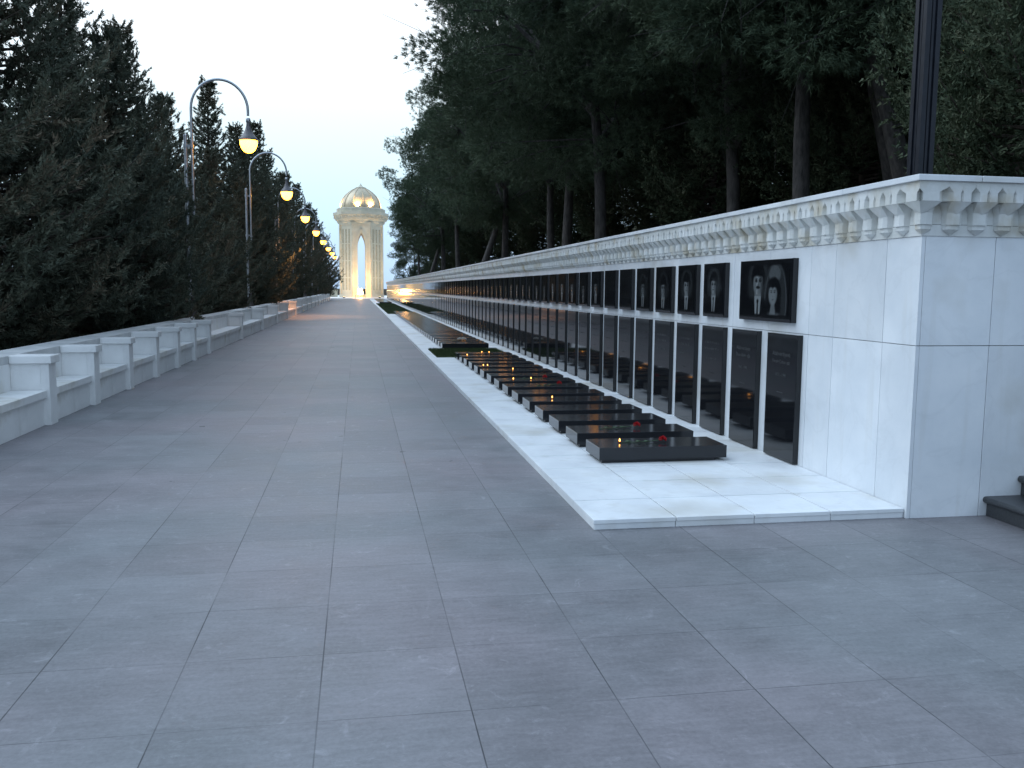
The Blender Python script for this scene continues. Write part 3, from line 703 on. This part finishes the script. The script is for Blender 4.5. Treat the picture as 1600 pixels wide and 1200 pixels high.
# ------------------------------------------------------------------ street lamps
LX, HX = -4.44, -2.94
lp = empty('street_lamp', (LX, 25.8, .84))
c = MB(); c.tube([(-.17, 0, .4), (-.17, 0, 4.92)], .048, n=14); c.lathe([(.055, 4.90), (.055, 4.95), (.01, 4.97)], c=(-.17, 0, 0), n=14); c.build('support_post', M['steel'], lp, smooth=True)
RA = (HX-LX)/2
pts = [(0, 0, 2.8), (0, 0, 4.0), (0, 0, 5.0)]+[(RA-RA*cos(pi*t/20), 0, 5.66+.80*sin(pi*t/20)) for t in range(0, 21)]+[(2*RA, 0, 5.52)]
c = MB(); c.tube(pts, .036, n=12); c.build('arched_pole', M['steel'], lp, smooth=True)
c = MB()
for z in (4.65, 3.0): c.box(-.17, 0, -.03, .03, z-.03, z+.03); c.lathe([(.06, z-.045), (.06, z+.045)], c=(0, 0, 0), n=14); c.lathe([(.066, z-.045), (.066, z+.045)], c=(-.17, 0, 0), n=14)
c.build('clamp', M['steel'], lp)
c = MB(); c.lathe([(.17, 0), (.17, .03), (.14, .06), (.10, .25), (.065, .48), (.075, .50), (.075, .54), (.05, .56)], c=(-.11, 0, 0), n=12); c.build('base', M['dark_base'], lp, smooth=True)
c = MB(); c.lathe([(.05, 5.46), (.062, 5.44), (.062, 5.36), (.05, 5.34)], c=(2*RA, 0, 0), n=16); c.build('collar', M['steel'], lp, smooth=True)
sh = [(.045, 5.36), (.055, 5.26), (.085, 5.14), (.14, 5.03), (.205, 4.95), (.25, 4.90), (.262, 4.87), (.262, 4.85), (.24, 4.85), (.16, 4.95), (.05, 5.05)]
c = MB(); c.lathe(sh, c=(2*RA, 0, 0), n=28); c.build('lamp_shade', M['shade'], lp, smooth=True)
c = MB(); gl = [(.236, 4.85)]+[(.240*cos(a)**.9, 4.845-.33*sin(a)) for a in [pi/2*t/10 for t in range(0, 10)]]+[(.01, 4.515)]
c.lathe(gl, c=(2*RA, 0, 0), n=24); gb = c.build('globe', M['globe'], lp, smooth=True)
for k in range(8):
    o = lp if k == 0 else copy_tree(lp); o.location = (LX, 25.8+13.35*k, .84)
    if k == 2:      # this one burns brighter than the rest: its shade throws the light down onto path and twigs
        ll = bpy.data.lights.new('lamp_light', 'SPOT'); ll.energy = 900; ll.color = (1, .42, .14); ll.shadow_soft_size = .2; ll.spot_size = R_(118); ll.spot_blend = .7
        lo = bpy.data.objects.new('lamp_light', ll); COL.objects.link(lo); lo.parent = o; lo.location = (2*RA, 0, 4.40); lo.rotation_euler = (0, R_(-14) if False else R_(14), 0)
    tag(o, ['nearest and largest arched street lamp, lit against the white sky', 'second arched street lamp, its twin posts clear of the trees', 'third arched street lamp from the camera, lighting orange twigs beneath', 'fourth arched street lamp from the camera', 'fifth arched street lamp from the camera', 'sixth arched street lamp from the camera', 'seventh arched street lamp, just left of the monument', 'farthest arched street lamp, half hidden by the last cypress'][k], 'street lamp', 'arched street lamps behind the marble benches')

# ------------------------------------------------------------------ monument
mo = empty('domed_monument', (.62, 152, .05)); tag(mo, 'pale stone domed monument tower with tall pointed arch at path end', 'monument')
def tower():
    c = MB(); Ro, Ri = 3.55, 2.55; zt = 12.3; zs, za = 8.6, 10.6   # spring and apex of the arch
    ow = .62
    # octagon face k spans angle; we build 8 faces, cardinal ones carry an opening
    def pt(r, a): return (r*sin(a), -r*cos(a))
    A = pi/8
    for k in range(8):
        a0 = k*pi/4-A; a1 = k*pi/4+A
        p0, p1 = pt(Ro/cos(A)*.985, a0), pt(Ro/cos(A)*.985, a1); q0, q1 = pt(Ri, a0), pt(Ri, a1)
        P0, P1, Q0, Q1 = map(Vector, (p0, p1, q0, q1)); mid = (P0+P1)/2; mi = (Q0+Q1)/2; t = (P1-P0).normalized()
        if k % 2:
            c.add([(*P0, 0), (*P1, 0), (*P1, zt), (*P0, zt)], [(0, 1, 2, 3)]); c.add([(*Q0, 0), (*Q1, 0), (*Q1, zt), (*Q0, zt)], [(3, 2, 1, 0)])
            continue
        arc = [(-ow, 0), (-ow, zs)]
        for s in range(1, 6): f = s/6; arc.append((-ow*(1-f**1.7), zs+(za-zs)*(f**.9)))
        arc.append((0, za)); arc += [(-x, z) for x, z in arc[-2::-1]]
        m_ = len(arc)//2
        def on(o_, u, z): q = o_+t*u; return (q.x, q.y, z)
        for O, A0, A1, fl in ((mid, P0, P1, False), (mi, Q0, Q1, True)):
            lft = [(*A0, 0)]+[on(O, u, z) for u, z in arc[:m_+1]]+[on(O, 0, zt), (*A0, zt)]
            rgt = [on(O, u, z) for u, z in arc[m_:]]+[(*A1, 0), (*A1, zt), on(O, 0, zt)]
            for poly in (lft, rgt): c.add(poly, [list(range(len(poly)))[::-1] if fl else list(range(len(poly)))])
        for (u0_, z0_), (u1_, z1_) in zip(arc, arc[1:]): c.add([on(mid, u0_, z0_), on(mid, u1_, z1_), on(mi, u1_, z1_), on(mi, u0_, z0_)], [(0, 1, 2, 3)])
    c.build('tower', M['limestone'], mo)
    # mouldings: arch surround, corner pilasters, grooves, niches
    c = MB(); g2 = MB()
    for k in range(8):
        a = k*pi/4; ca, sa = cos(a), sin(a)
        def w3(u, d, z): # u along face, d outward
            r = Ro*.985+d; return (r*sa+u*ca, -r*ca+u*sa, z)
        def slab(mb, u0_, u1_, z0_, z1_, d):
            mb.add([w3(u0_, 0, z0_), w3(u1_, 0, z0_), w3(u1_, 0, z1_), w3(u0_, 0, z1_), w3(u0_, d, z0_), w3(u1_, d, z0_), w3(u1_, d, z1_), w3(u0_, d, z1_)], [(0, 1, 5, 4), (1, 2, 6, 5), (2, 3, 7, 6), (3, 0, 4, 7), (4, 5, 6, 7)])
        slab(c, -1.46, -1.20, 0, 12.29, .14); slab(c, 1.20, 1.46, 0, 12.29, .14); slab(c, -1.199, 1.199, 11.9, 12.28, .12)
        slab(c, -1.5, 1.5, 0, .55, .20)
        if k % 2 == 0:
            for s in (-1, 1):
                slab(c, s*.80-.12, s*.80+.12, .56, 8.6, .13)
                pr = [(-.80, 8.6), (-.74, 9.2), (-.60, 9.9), (-.40, 10.5), (-.2, 10.95), (0, 11.3)]
                for (u0_, z0_), (u1_, z1_) in zip(pr, pr[1:]):
                    for (ua, za_, ub, zb_) in ((s*u0_, z0_, s*u1_, z1_),):
                        c.add([w3(ua-.12, .13, za_), w3(ua+.12, .13, za_), w3(ub+.12, .13, zb_), w3(ub-.12, .13, zb_), w3(ua-.12, 0, za_), w3(ua+.12, 0, za_), w3(ub+.12, 0, zb_), w3(ub-.12, 0, zb_)], [(0, 1, 2, 3), (0, 4, 7, 3), (1, 2, 6, 5)])
        else:
            for u in (-.72, 0, .72): slab(g2, u-.16, u+.16, 1.2, 11.2, .05)
            for z in (3.2, 6.0, 8.8): slab(c, -1.15, 1.15, z, z+.12, .075)
    c.build('pilasters', M['limestone'], mo, fix=True); g2.build('carved_panels', M['lime_dark'], mo, fix=True)
tower()
c = MB(); n8 = 8; ro = pi/8
c.lathe([(3.4, 12.0), (3.9, 12.28), (4.0, 12.6), (4.25, 12.75), (4.38, 13.05), (4.42, 13.4), (4.6, 13.55), (4.6, 14.0), (4.2, 14.01)], n=8, rot=0)
c.lathe([(4.02, 14.0), (4.02, 14.62), (3.9, 14.7), (2.0, 14.71)], n=16, rot=0); c.build('cornice', M['limestone'], mo)
c = MB()
for k in range(40):
    a = 2*pi*k/40; r = 4.42; c.box(r*cos(a)-.09, r*cos(a)+.09, r*sin(a)-.09, r*sin(a)+.09, 13.02, 13.4)
c.build('dentils', M['limestone'], mo)
c = MB(); dome = [(3.34, 14.7), (3.38, 15.1), (3.28, 15.6), (3.03, 16.2), (2.6, 16.85), (2.0, 17.4), (1.35, 17.85), (.75, 18.15), (.3, 18.35)]
c.lathe(dome, n=48)
for k in range(12):
    a = 2*pi*k/12+.13; c.tube([((r+.03)*cos(a), (r+.03)*sin(a), z) for r, z in dome], .07, n=5)
c.build('dome', M['gold'], mo, smooth=True)
c = MB(); c.lathe([(.85, 18.10), (.85, 18.25), (.5, 18.38), (.32, 18.5), (.12, 18.75), (.02, 18.95)], n=16); c.build('finial', M['limestone'], mo, smooth=True)
for a in (-172, -100, -62, -8, 60, 120):
    l = bpy.data.lights.new('dome_uplight', 'SPOT'); l.energy = 1000; l.color = (1, .64, .24); l.spot_size = R_(95); l.spot_blend = .8; l.shadow_soft_size = .12
    o = bpy.data.objects.new('dome_uplight', l); COL.objects.link(o); o.parent = mo; o.location = (3.97*cos(R_(a)), 3.97*sin(R_(a)), 14.98)
    o.rotation_euler = Vector((.9*cos(R_(a)), .9*sin(R_(a)), -.7)).to_track_quat('Z', 'Y').to_euler()
# floodlights round the base, and the flame
fl = empty('floodlight', (0, 0, .05)); c = MB(); c.box(-.16, .16, -.10, .10, 0, .22); c.build('housing', M['blackmetal'], fl)
c = MB(); c.box(-.13, .13, -.08, .08, .2205, .226); c.build('lens', M['flood'], fl)
l = bpy.data.lights.new('flood_beam', 'SPOT'); l.energy = 460; l.color = (1, .88, .60); l.spot_size = R_(95); l.spot_blend = .9; l.shadow_soft_size = .3
lo = bpy.data.objects.new('flood_beam', l); COL.objects.link(lo); lo.parent = fl; lo.location = (0, 0, .30)
for i, (x, y, s) in enumerate([(-5.2, 144.5, 'at the left foot of the monument'), (-2.2, 142.5, 'left of the arch opening'), (3.4, 142.5, 'right of the arch opening'), (6.4, 144.5, 'at the right foot of the monument')]):
    o = fl if i == 0 else copy_tree(fl); o.location = (x, y, .05)
    d_ = Vector((x-.62, y-152, 0)).normalized()
    o.rotation_euler.z = math.atan2(d_.y, d_.x)+pi/2
    for ch in o.children:
        if ch.type == 'LIGHT': ch.rotation_euler = (R_(152), 0, 0); ch.rotation_euler = Vector((0, -1, -.85)).to_track_quat('Z', 'Y').to_euler()
    tag(o, 'small floodlight on the plaza '+s, 'floodlight', 'floodlights round the foot of the monument')
ef = empty('eternal_flame', (.30, 146.2, .05)); tag(ef, 'bright eternal flame burning in a low gold ring before the arch', 'flame')
c = MB(); c.lathe([(.95, 0), (.95, .15), (.75, .2), (.75, .45), (.55, .5), (.05, .42)], n=8); c.build('flame_bowl', M['gold'], ef)
c = MB()
for k in range(9):
    a = k*2.4; r = .38*(k/9)**.5; h = .75+.5*random.random(); x, y = r*cos(a), r*sin(a)
    c.lathe([(.04, .42), (.17, .60), (.18, .78), (.09, .42+h*.7), (.01, .42+h)], c=(x, y, 0), n=8)
c.build('flame', M['bigflame'], ef, smooth=True)
l = bpy.data.lights.new('flame_light', 'POINT'); l.energy = 700; l.color = (1, .5, .15); l.shadow_soft_size = .4; lo = bpy.data.objects.new('flame_light', l); COL.objects.link(lo); lo.parent = ef; lo.location = (0, -.7, 1.0)
for i, (x0, x1, s) in enumerate([(-9.5, -3.5, 'left'), (5.0, 12.0, 'right')]):
    c = MB(); c.rbox(x0, x1, 156, 156.4, .05, 1.15, b=.01); c.rbox(x0-.05, x1+.05, 155.92, 156.48, 1.151, 1.27, b=.01)
    for k in range(4): xx = x0+.3+k*(x1-x0-.6)/3; c.rbox(xx-.2, xx+.2, 155.9, 155.999, .05, 1.15, b=.01)
    tag(c.build('parapet_wall', M['limestone'], fix=True), 'low tan stone parapet wall %s of the monument' % s, 'wall', 'parapet walls flanking the monument')

# ------------------------------------------------------------------ vegetation
def leaves_to_obj(name, pos, dirs, length, width, material, parent, nrm=None):
    n = len(pos); d = dirs/np.linalg.norm(dirs, axis=1, keepdims=True)
    a = rng.normal(0, 1, (n, 3)) if nrm is None else nrm
    s = np.cross(d, a); s /= (np.linalg.norm(s, axis=1, keepdims=True)+1e-9)
    ln = length*rng.uniform(.7, 1.3, (n, 1)); wd = width*rng.uniform(.7, 1.3, (n, 1))
    v = np.stack([pos-s*wd*.5, pos+s*wd*.5, pos+d*ln], 1).reshape(-1, 3)
    me = bpy.data.meshes.new(name); mesh_tris(me, v, False); me.materials.append(material)
    o = bpy.data.objects.new(name, me); COL.objects.link(o)
    if parent: o.parent = parent
    return o
def conifer(name, seed, H, Rm, nbr, ntw, nl, leafL, leafW, lm, z_low=.02, up=.42, expo=.98):
    global rng
    rng = np.random.default_rng(seed); root = empty(name, (0, 0, 0))
    tr = MB(); lean = rng.normal(0, .12, 2)
    tp = [(lean[0]*(t**1.5), lean[1]*(t**1.5), H*t) for t in np.linspace(0, .97, 9)]
    tr.tube(tp, [H*.018*(1-t)+.02 for t in np.linspace(0, 1, 9)], n=9)
    P_, D_ = [], []
    for i in range(nbr):
        t = z_low+(1-z_low)*((i+rng.uniform(0, 1))/nbr)**1.08; t = min(t, .985)
        prof = (1-t)**expo*(1.0 if t > .2 else .40+3.0*t); Lb = max(.28, Rm*prof*rng.uniform(.55, 1.22))
        az = i*2.39996+rng.normal(0, .3); dr = np.array([cos(az), sin(az), 0]); sd = np.array([-sin(az), cos(az), 0])
        z0 = H*t; droop = rng.uniform(-.30, .02)*(1-t)+.25*t
        c0 = np.array([lean[0]*t**1.5, lean[1]*t**1.5, z0])
        def bp(s): return c0+dr*Lb*s+np.array([0, 0, 1])*Lb*(droop*s+up*s**3)+sd*Lb*.08*np.sin(3*s+i)
        tr.tube([bp(s) for s in (0, .33, .66, .92)], [.028*Lb**.5+.004, .02*Lb**.5, .011, .004], n=5, cap=False)
        nt_ = max(5, int(ntw*Lb/Rm))
        ss = np.sort(rng.uniform(.10 if Lb < 1 else .20, 1, nt_))
        for j, s in enumerate(ss):
            p0 = bp(s); tg = bp(min(1, s+.05))-bp(s-.05); tg /= np.linalg.norm(tg)
            side = (1 if j % 2 else -1); el = rng.normal(.12, .45)
            td = tg*rng.uniform(.35, 1.0)+sd*side*rng.uniform(.2, .9)+np.array([0, 0, el]); td /= np.linalg.norm(td)
            tl = rng.uniform(.22, .62)*(.6+.4*Lb/Rm)
            q = rng.uniform(0, 1, nl); pos = p0+np.outer(q*tl, td)+np.outer((q*tl)**2*.35, [0, 0, 1])+rng.normal(0, .020, (nl, 3))
            dd = td*1.0+rng.normal(0, .5, (nl, 3))+np.array([0, 0, .15]); P_.append(pos); D_.append(dd)
    P_ = np.concatenate(P_); D_ = np.concatenate(D_)
    leaves_to_obj('crown', P_, D_, leafL, leafW, lm, root); tr.build('trunk', M['bark_l'], root, smooth=True)
    return root
def pine(name, seed, H, Rc, ncl, ntuft, nneedle, lean=(0, 0), fork=.45, crown0=.38):
    global rng
    rng = np.random.default_rng(seed); root = empty(name, (0, 0, 0)); tr = MB()
    def tp(t): return np.array([lean[0]*t+.75*np.sin(3.6*t+seed)*t, lean[1]*t+.6*np.cos(3*t+seed)*t, H*t])
    ts = np.linspace(0, .86, 12); tr.tube([tp(t) for t in ts], [.20*(1-.82*t)+.02 for t in ts], n=10)
    ctr = tp(.70); hz = H*(1-crown0)/2; cz = H*(crown0+.5*(1-crown0))
    P_, D_ = [], []
    nsec = 6; mains = []
    for m_ in range(nsec):
        az = m_*2*pi/nsec+rng.normal(0, .3); t0 = fork+.07*m_; a = tp(t0)
        e = np.array([ctr[0]+cos(az)*Rc*.5, ctr[1]+sin(az)*Rc*.5, a[2]+H*.16+rng.uniform(0, H*.08)])
        mid = (a+e)/2+np.array([0, 0, -.25]); tr.tube([a, mid, e], [.15, .10, .05], n=7, cap=False); mains.append((a, mid, e))
    for i in range(ncl):
        th = i*2.39996+rng.normal(0, .2); zf = rng.uniform(-1, 1)
        rad = Rc*np.sqrt(max(.05, 1-zf**2*.8))*rng.uniform(.42, 1.04)
        c_ = np.array([ctr[0]+cos(th)*rad, ctr[1]+sin(th)*rad, cz+zf*hz*.92+rng.normal(0, .25)])
        # limb to nearest main limb point
        cands = [q for mm in mains for q in mm[1:]]+[tp(t) for t in (.5, .6, .7, .8, .86)]
        b0 = min(cands, key=lambda q: np.linalg.norm(q-c_)+.6*max(0, q[2]-c_[2]))
        md = (b0+c_)/2+np.array([0, 0, -.12])+rng.normal(0, .15, 3); tr.tube([b0, md, c_], [.045, .03, .012], n=5, cap=False)
        cr_ = rng.uniform(.85, 1.4)*Rc/5; out_ = c_-np.array([ctr[0], ctr[1], cz-1.5]); out_ /= np.linalg.norm(out_)
        for _ in range(4):
            e2 = c_+(rng.normal(0, .5, 3)+out_*.5)*cr_; tr.tube([c_, e2], [.012, .005], n=4, cap=False)
        v = rng.normal(0, 1, (ntuft, 3)); v /= np.linalg.norm(v, axis=1, keepdims=True); v[:, 2] *= .62
        rr2 = cr_*rng.uniform(.25, 1, (ntuft, 1))**.6; lump = 1+.25*np.sin(v[:, :1]*5+i)*np.cos(v[:, 1:2]*4+i*2)
        tc_ = c_+v*rr2*lump
        base = np.repeat(tc_, nneedle, 0); dd = np.repeat(v*.9+out_*.35+np.array([0, 0, .3]), nneedle, 0)+rng.normal(0, .55, (ntuft*nneedle, 3))
        base = base+rng.normal(0, .03, base.shape); P_.append(base); D_.append(dd)
    P_ = np.concatenate(P_); D_ = np.concatenate(D_)
    leaves_to_obj('crown', P_, D_, .15, .020, M['pine'], root); tr.build('trunk', M['bark'], root, smooth=True)
    return root

# --- cypress row on the left
c_protos = [conifer('cypress_tree', 11, 10.5, 4.0, 240, 32, 54, .088, .032, M['cyp']),
            conifer('cypress_tree', 12, 11.5, 3.7, 250, 32, 52, .088, .032, M['cyp'], up=.48),
            conifer('cypress_tree', 13, 9.6, 3.9, 230, 32, 54, .088, .032, M['cyp'], up=.45, expo=.88)]
used = set()
def plant(protos, i, x, y, z, s, rz, label, cat, group, sz=1.):
    p_ = protos[i]
    if id(p_) in used: o = copy_tree(p_)
    else: o = p_; used.add(id(p_))
    o.location = (x, y, z); o.scale = (s, s, s*sz); o.rotation_euler.z = rz; tag(o, label, cat, group)
    return o
GC = 'dense dark conifers in the row behind the marble benches'
rowA = [(-7.7, 14.6, 0, 1.14), (-7.0, 18.4, 2, 1.02), (-6.7, 22.6, 1, .84), (-5.75, 23.6, 2, .80), (-6.6, 27.6, 0, .86), (-6.5, 31.4, 2, .82), (-5.6, 36.2, 1, .60), (-6.5, 41.5, 1, .92), (-5.9, 47.2, 0, .92), (-6.1, 51.6, 2, .98), (-6.3, 58.0, 1, 1.02),
        (-6.3, 65.0, 0, 1.05), (-6.2, 73.5, 2, 1.1), (-6.3, 83.0, 0, 1.1), (-6.2, 94.0, 1, 1.05), (-6.0, 106.0, 2, 1.15), (-5.4, 118.0, 0, 1.1), (-5.2, 127, 2, 1.0)]
for i, (x, y, k, s) in enumerate(rowA):
    lab = 'broad dark cypress filling the left edge, nearest behind the benches' if i == 0 else 'last dark cypress of the left row, beside the monument' if i == len(rowA)-1 else '%s dark cypress along the benches, counting from the left edge' % ordn(i+1)
    plant(c_protos, k, x, y, 0, s, i*1.7, lab, 'cypress tree', GC)
rowB = [(-10.8, 17.0, 1, 1.22), (-14, 19.5, 1, 1.25), (-13.5, 24, 2, 1.2), (-13.5, 31.5, 0, 1.05), (-13, 44, 1, 1.05), (-13, 58, 2, 1.1), (-12.5, 78, 0, 1.1), (-20, 20, 0, 1.3), (-18, 38, 2, 1.1)]
for i, (x, y, k, s) in enumerate(rowB):
    plant(c_protos, k, x, y, 0, s, 2+i*2.1, 'dark cypress of the back row behind the %s tree of the front row' % ordn([1, 2, 4, 6, 8, 10, 12, 3, 5][i]), 'cypress tree', 'dark cypresses of the back row on the left')
# --- pines on the right slope
p_protos = [pine('pine_tree', 21, 14.0, 5.0, 90, 230, 16, lean=(-.6, .3), fork=.22, crown0=.22),
            pine('pine_tree', 22, 15.0, 5.2, 94, 230, 16, lean=(.5, -.2), fork=.30, crown0=.26),
            pine('pine_tree', 23, 12.5, 4.6, 84, 230, 16, lean=(-3.6, -.3), fork=.36, crown0=.28)]
GPN = 'dark pines on the slope behind the memorial wall'
pinesA = [(8.2, 29.5, 0, 1.0, 'large forked pine whose trunk rises mid-wall against small sky gaps'), (8.3, 35.0, 1, .95, 'pine with single dark trunk just left of the forked pine'),
          (9.8, 44.5, 1, .95, 'tall pine overhanging the wall, pale trunk left of the forked pair'), (8.6, 52.0, 0, .95, 'pine with leaning pale trunk in the middle stretch of the wall'), (8.4, 62.0, 2, 1.1, 'rounded pine stepping down towards the monument'),
          (8.2, 73.0, 1, .92, 'dense pine in the far middle of the wall'), (8.0, 84.0, 0, .98, 'grey green pine whose round top meets the open sky'), (7.6, 96.0, 2, 1.05, 'shorter pine close to the monument'), (7.4, 108.0, 1, .72, 'second pine from the monument'), (7.2, 118.0, 0, .60, 'low pine nearest to the monument'),
          (10.3, 19.5, 1, .95, 'pine with straight grey trunk left of the slanting trunk'), (12.4, 19.0, 2, 1.0, 'pine with trunk slanting up to the left near the black mast'), (11.8, 17.6, 2, 1.0, 'pine trunk leaning close beside the black mast'),
          (10.8, 24.5, 0, .95, 'pine behind the blank plaques, trunk hidden by shade')]
for i, (x, y, k, s, lab) in enumerate(pinesA):
    plant(p_protos, k, x, y, hill_z(x, y)-.1, s, [0, 2.2, 4.0, 1.1, 3.0, 5.0, .6, 2.5, 4.4, 1.9, 3.5, .25, .1, 5.3][i], lab, 'pine tree', GPN)
pinesB = [(14.5, 33, 1), (15, 41, 2), (14.5, 50, 0), (14, 60, 1), (14, 71, 2), (13.5, 82, 1), (13, 94, 0), (17, 26, 2), (19, 20, 0), (18, 14.5, 1), (14.5, 17, 0), (15, 22.5, 1), (15.8, 28, 0), (19.5, 34.5, 2), (25, 42, 1), (29, 52, 0), (13, 13.5, 2), (21, 30, 1), (22, 40, 2), (22, 52, 0), (22, 66, 1), (24, 24, 1), (25, 17, 2), (28, 33, 0), (31, 24, 1), (30, 45, 2), (12.5, 106, 2)]
for i, (x, y, k) in enumerate(pinesB):
    plant(p_protos, k, x, y, hill_z(x, y)-.2, .9+.05*(i % 4), i*1.3, 'shaded pine higher up the slope behind the front pines', 'pine tree', 'shaded pines higher up the slope')
# junipers / bushes filling the slope
j_protos = [conifer('juniper_bush', 31, 4.2, 1.9, 130, 26, 34, .075, .032, M['jun'], up=.6, expo=.55),
            conifer('juniper_bush', 32, 3.4, 2.1, 120, 26, 34, .075, .032, M['jun'], up=.5, expo=.5)]
jun = [(8.6, 10.2, 0, 1.05, 'bushy green juniper right of the black mast'), (7.3, 8.6, 1, .8, 'low green juniper at the right edge above the end wall'), (10.6, 12.4, 1, 1.2, 'taller green juniper behind the one at the right edge'), (10.2, 9.4, 0, 1.3, 'juniper bush cut by the right edge of the photo'),
       (13.6, 14.2, 0, 1.1, 'small juniper on the slope right of the mast')]
for i, (x, y, k, s, lab) in enumerate(jun): plant(j_protos, k, x, y, hill_z(x, y)-.1, s, i*1.1, lab, 'juniper', 'junipers on the slope near the mast')
for i, (x, y) in enumerate([(12.4, 20.5), (13.2, 22.8), (14.4, 25), (15.6, 27.4), (17, 30.5), (19.5, 33.5), (23, 40), (11.2, 27), (12, 31), (12.5, 36), (11.5, 40.5), (12, 46.5), (11.5, 55), (11.5, 64), (11, 75), (11, 87), (10.5, 99), (16, 23), (20, 26), (17, 36), (26, 28), (10.5, 112), (9.5, 121)]):
    plant(j_protos, i % 2, x, y, hill_z(x, y)-.1, 1.15+.2*(i % 3), i*.9, 'dark juniper undergrowth between the pine trunks', 'juniper', 'juniper undergrowth between the pine trunks')
for i, (x, y, s, lab) in enumerate([(-6.2, 156, .55, 'distant dark shrub left of the monument, above the parapet'), (6.9, 150.5, .9, 'distant narrow dark conifer right of the monument'), (8.2, 158, .8, 'distant dark shrub at the end of the memorial wall')]):
    plant(j_protos, i % 2, x, y, 0, s, i, lab, 'shrub', 'distant shrubs beside the monument', sz=1.0)
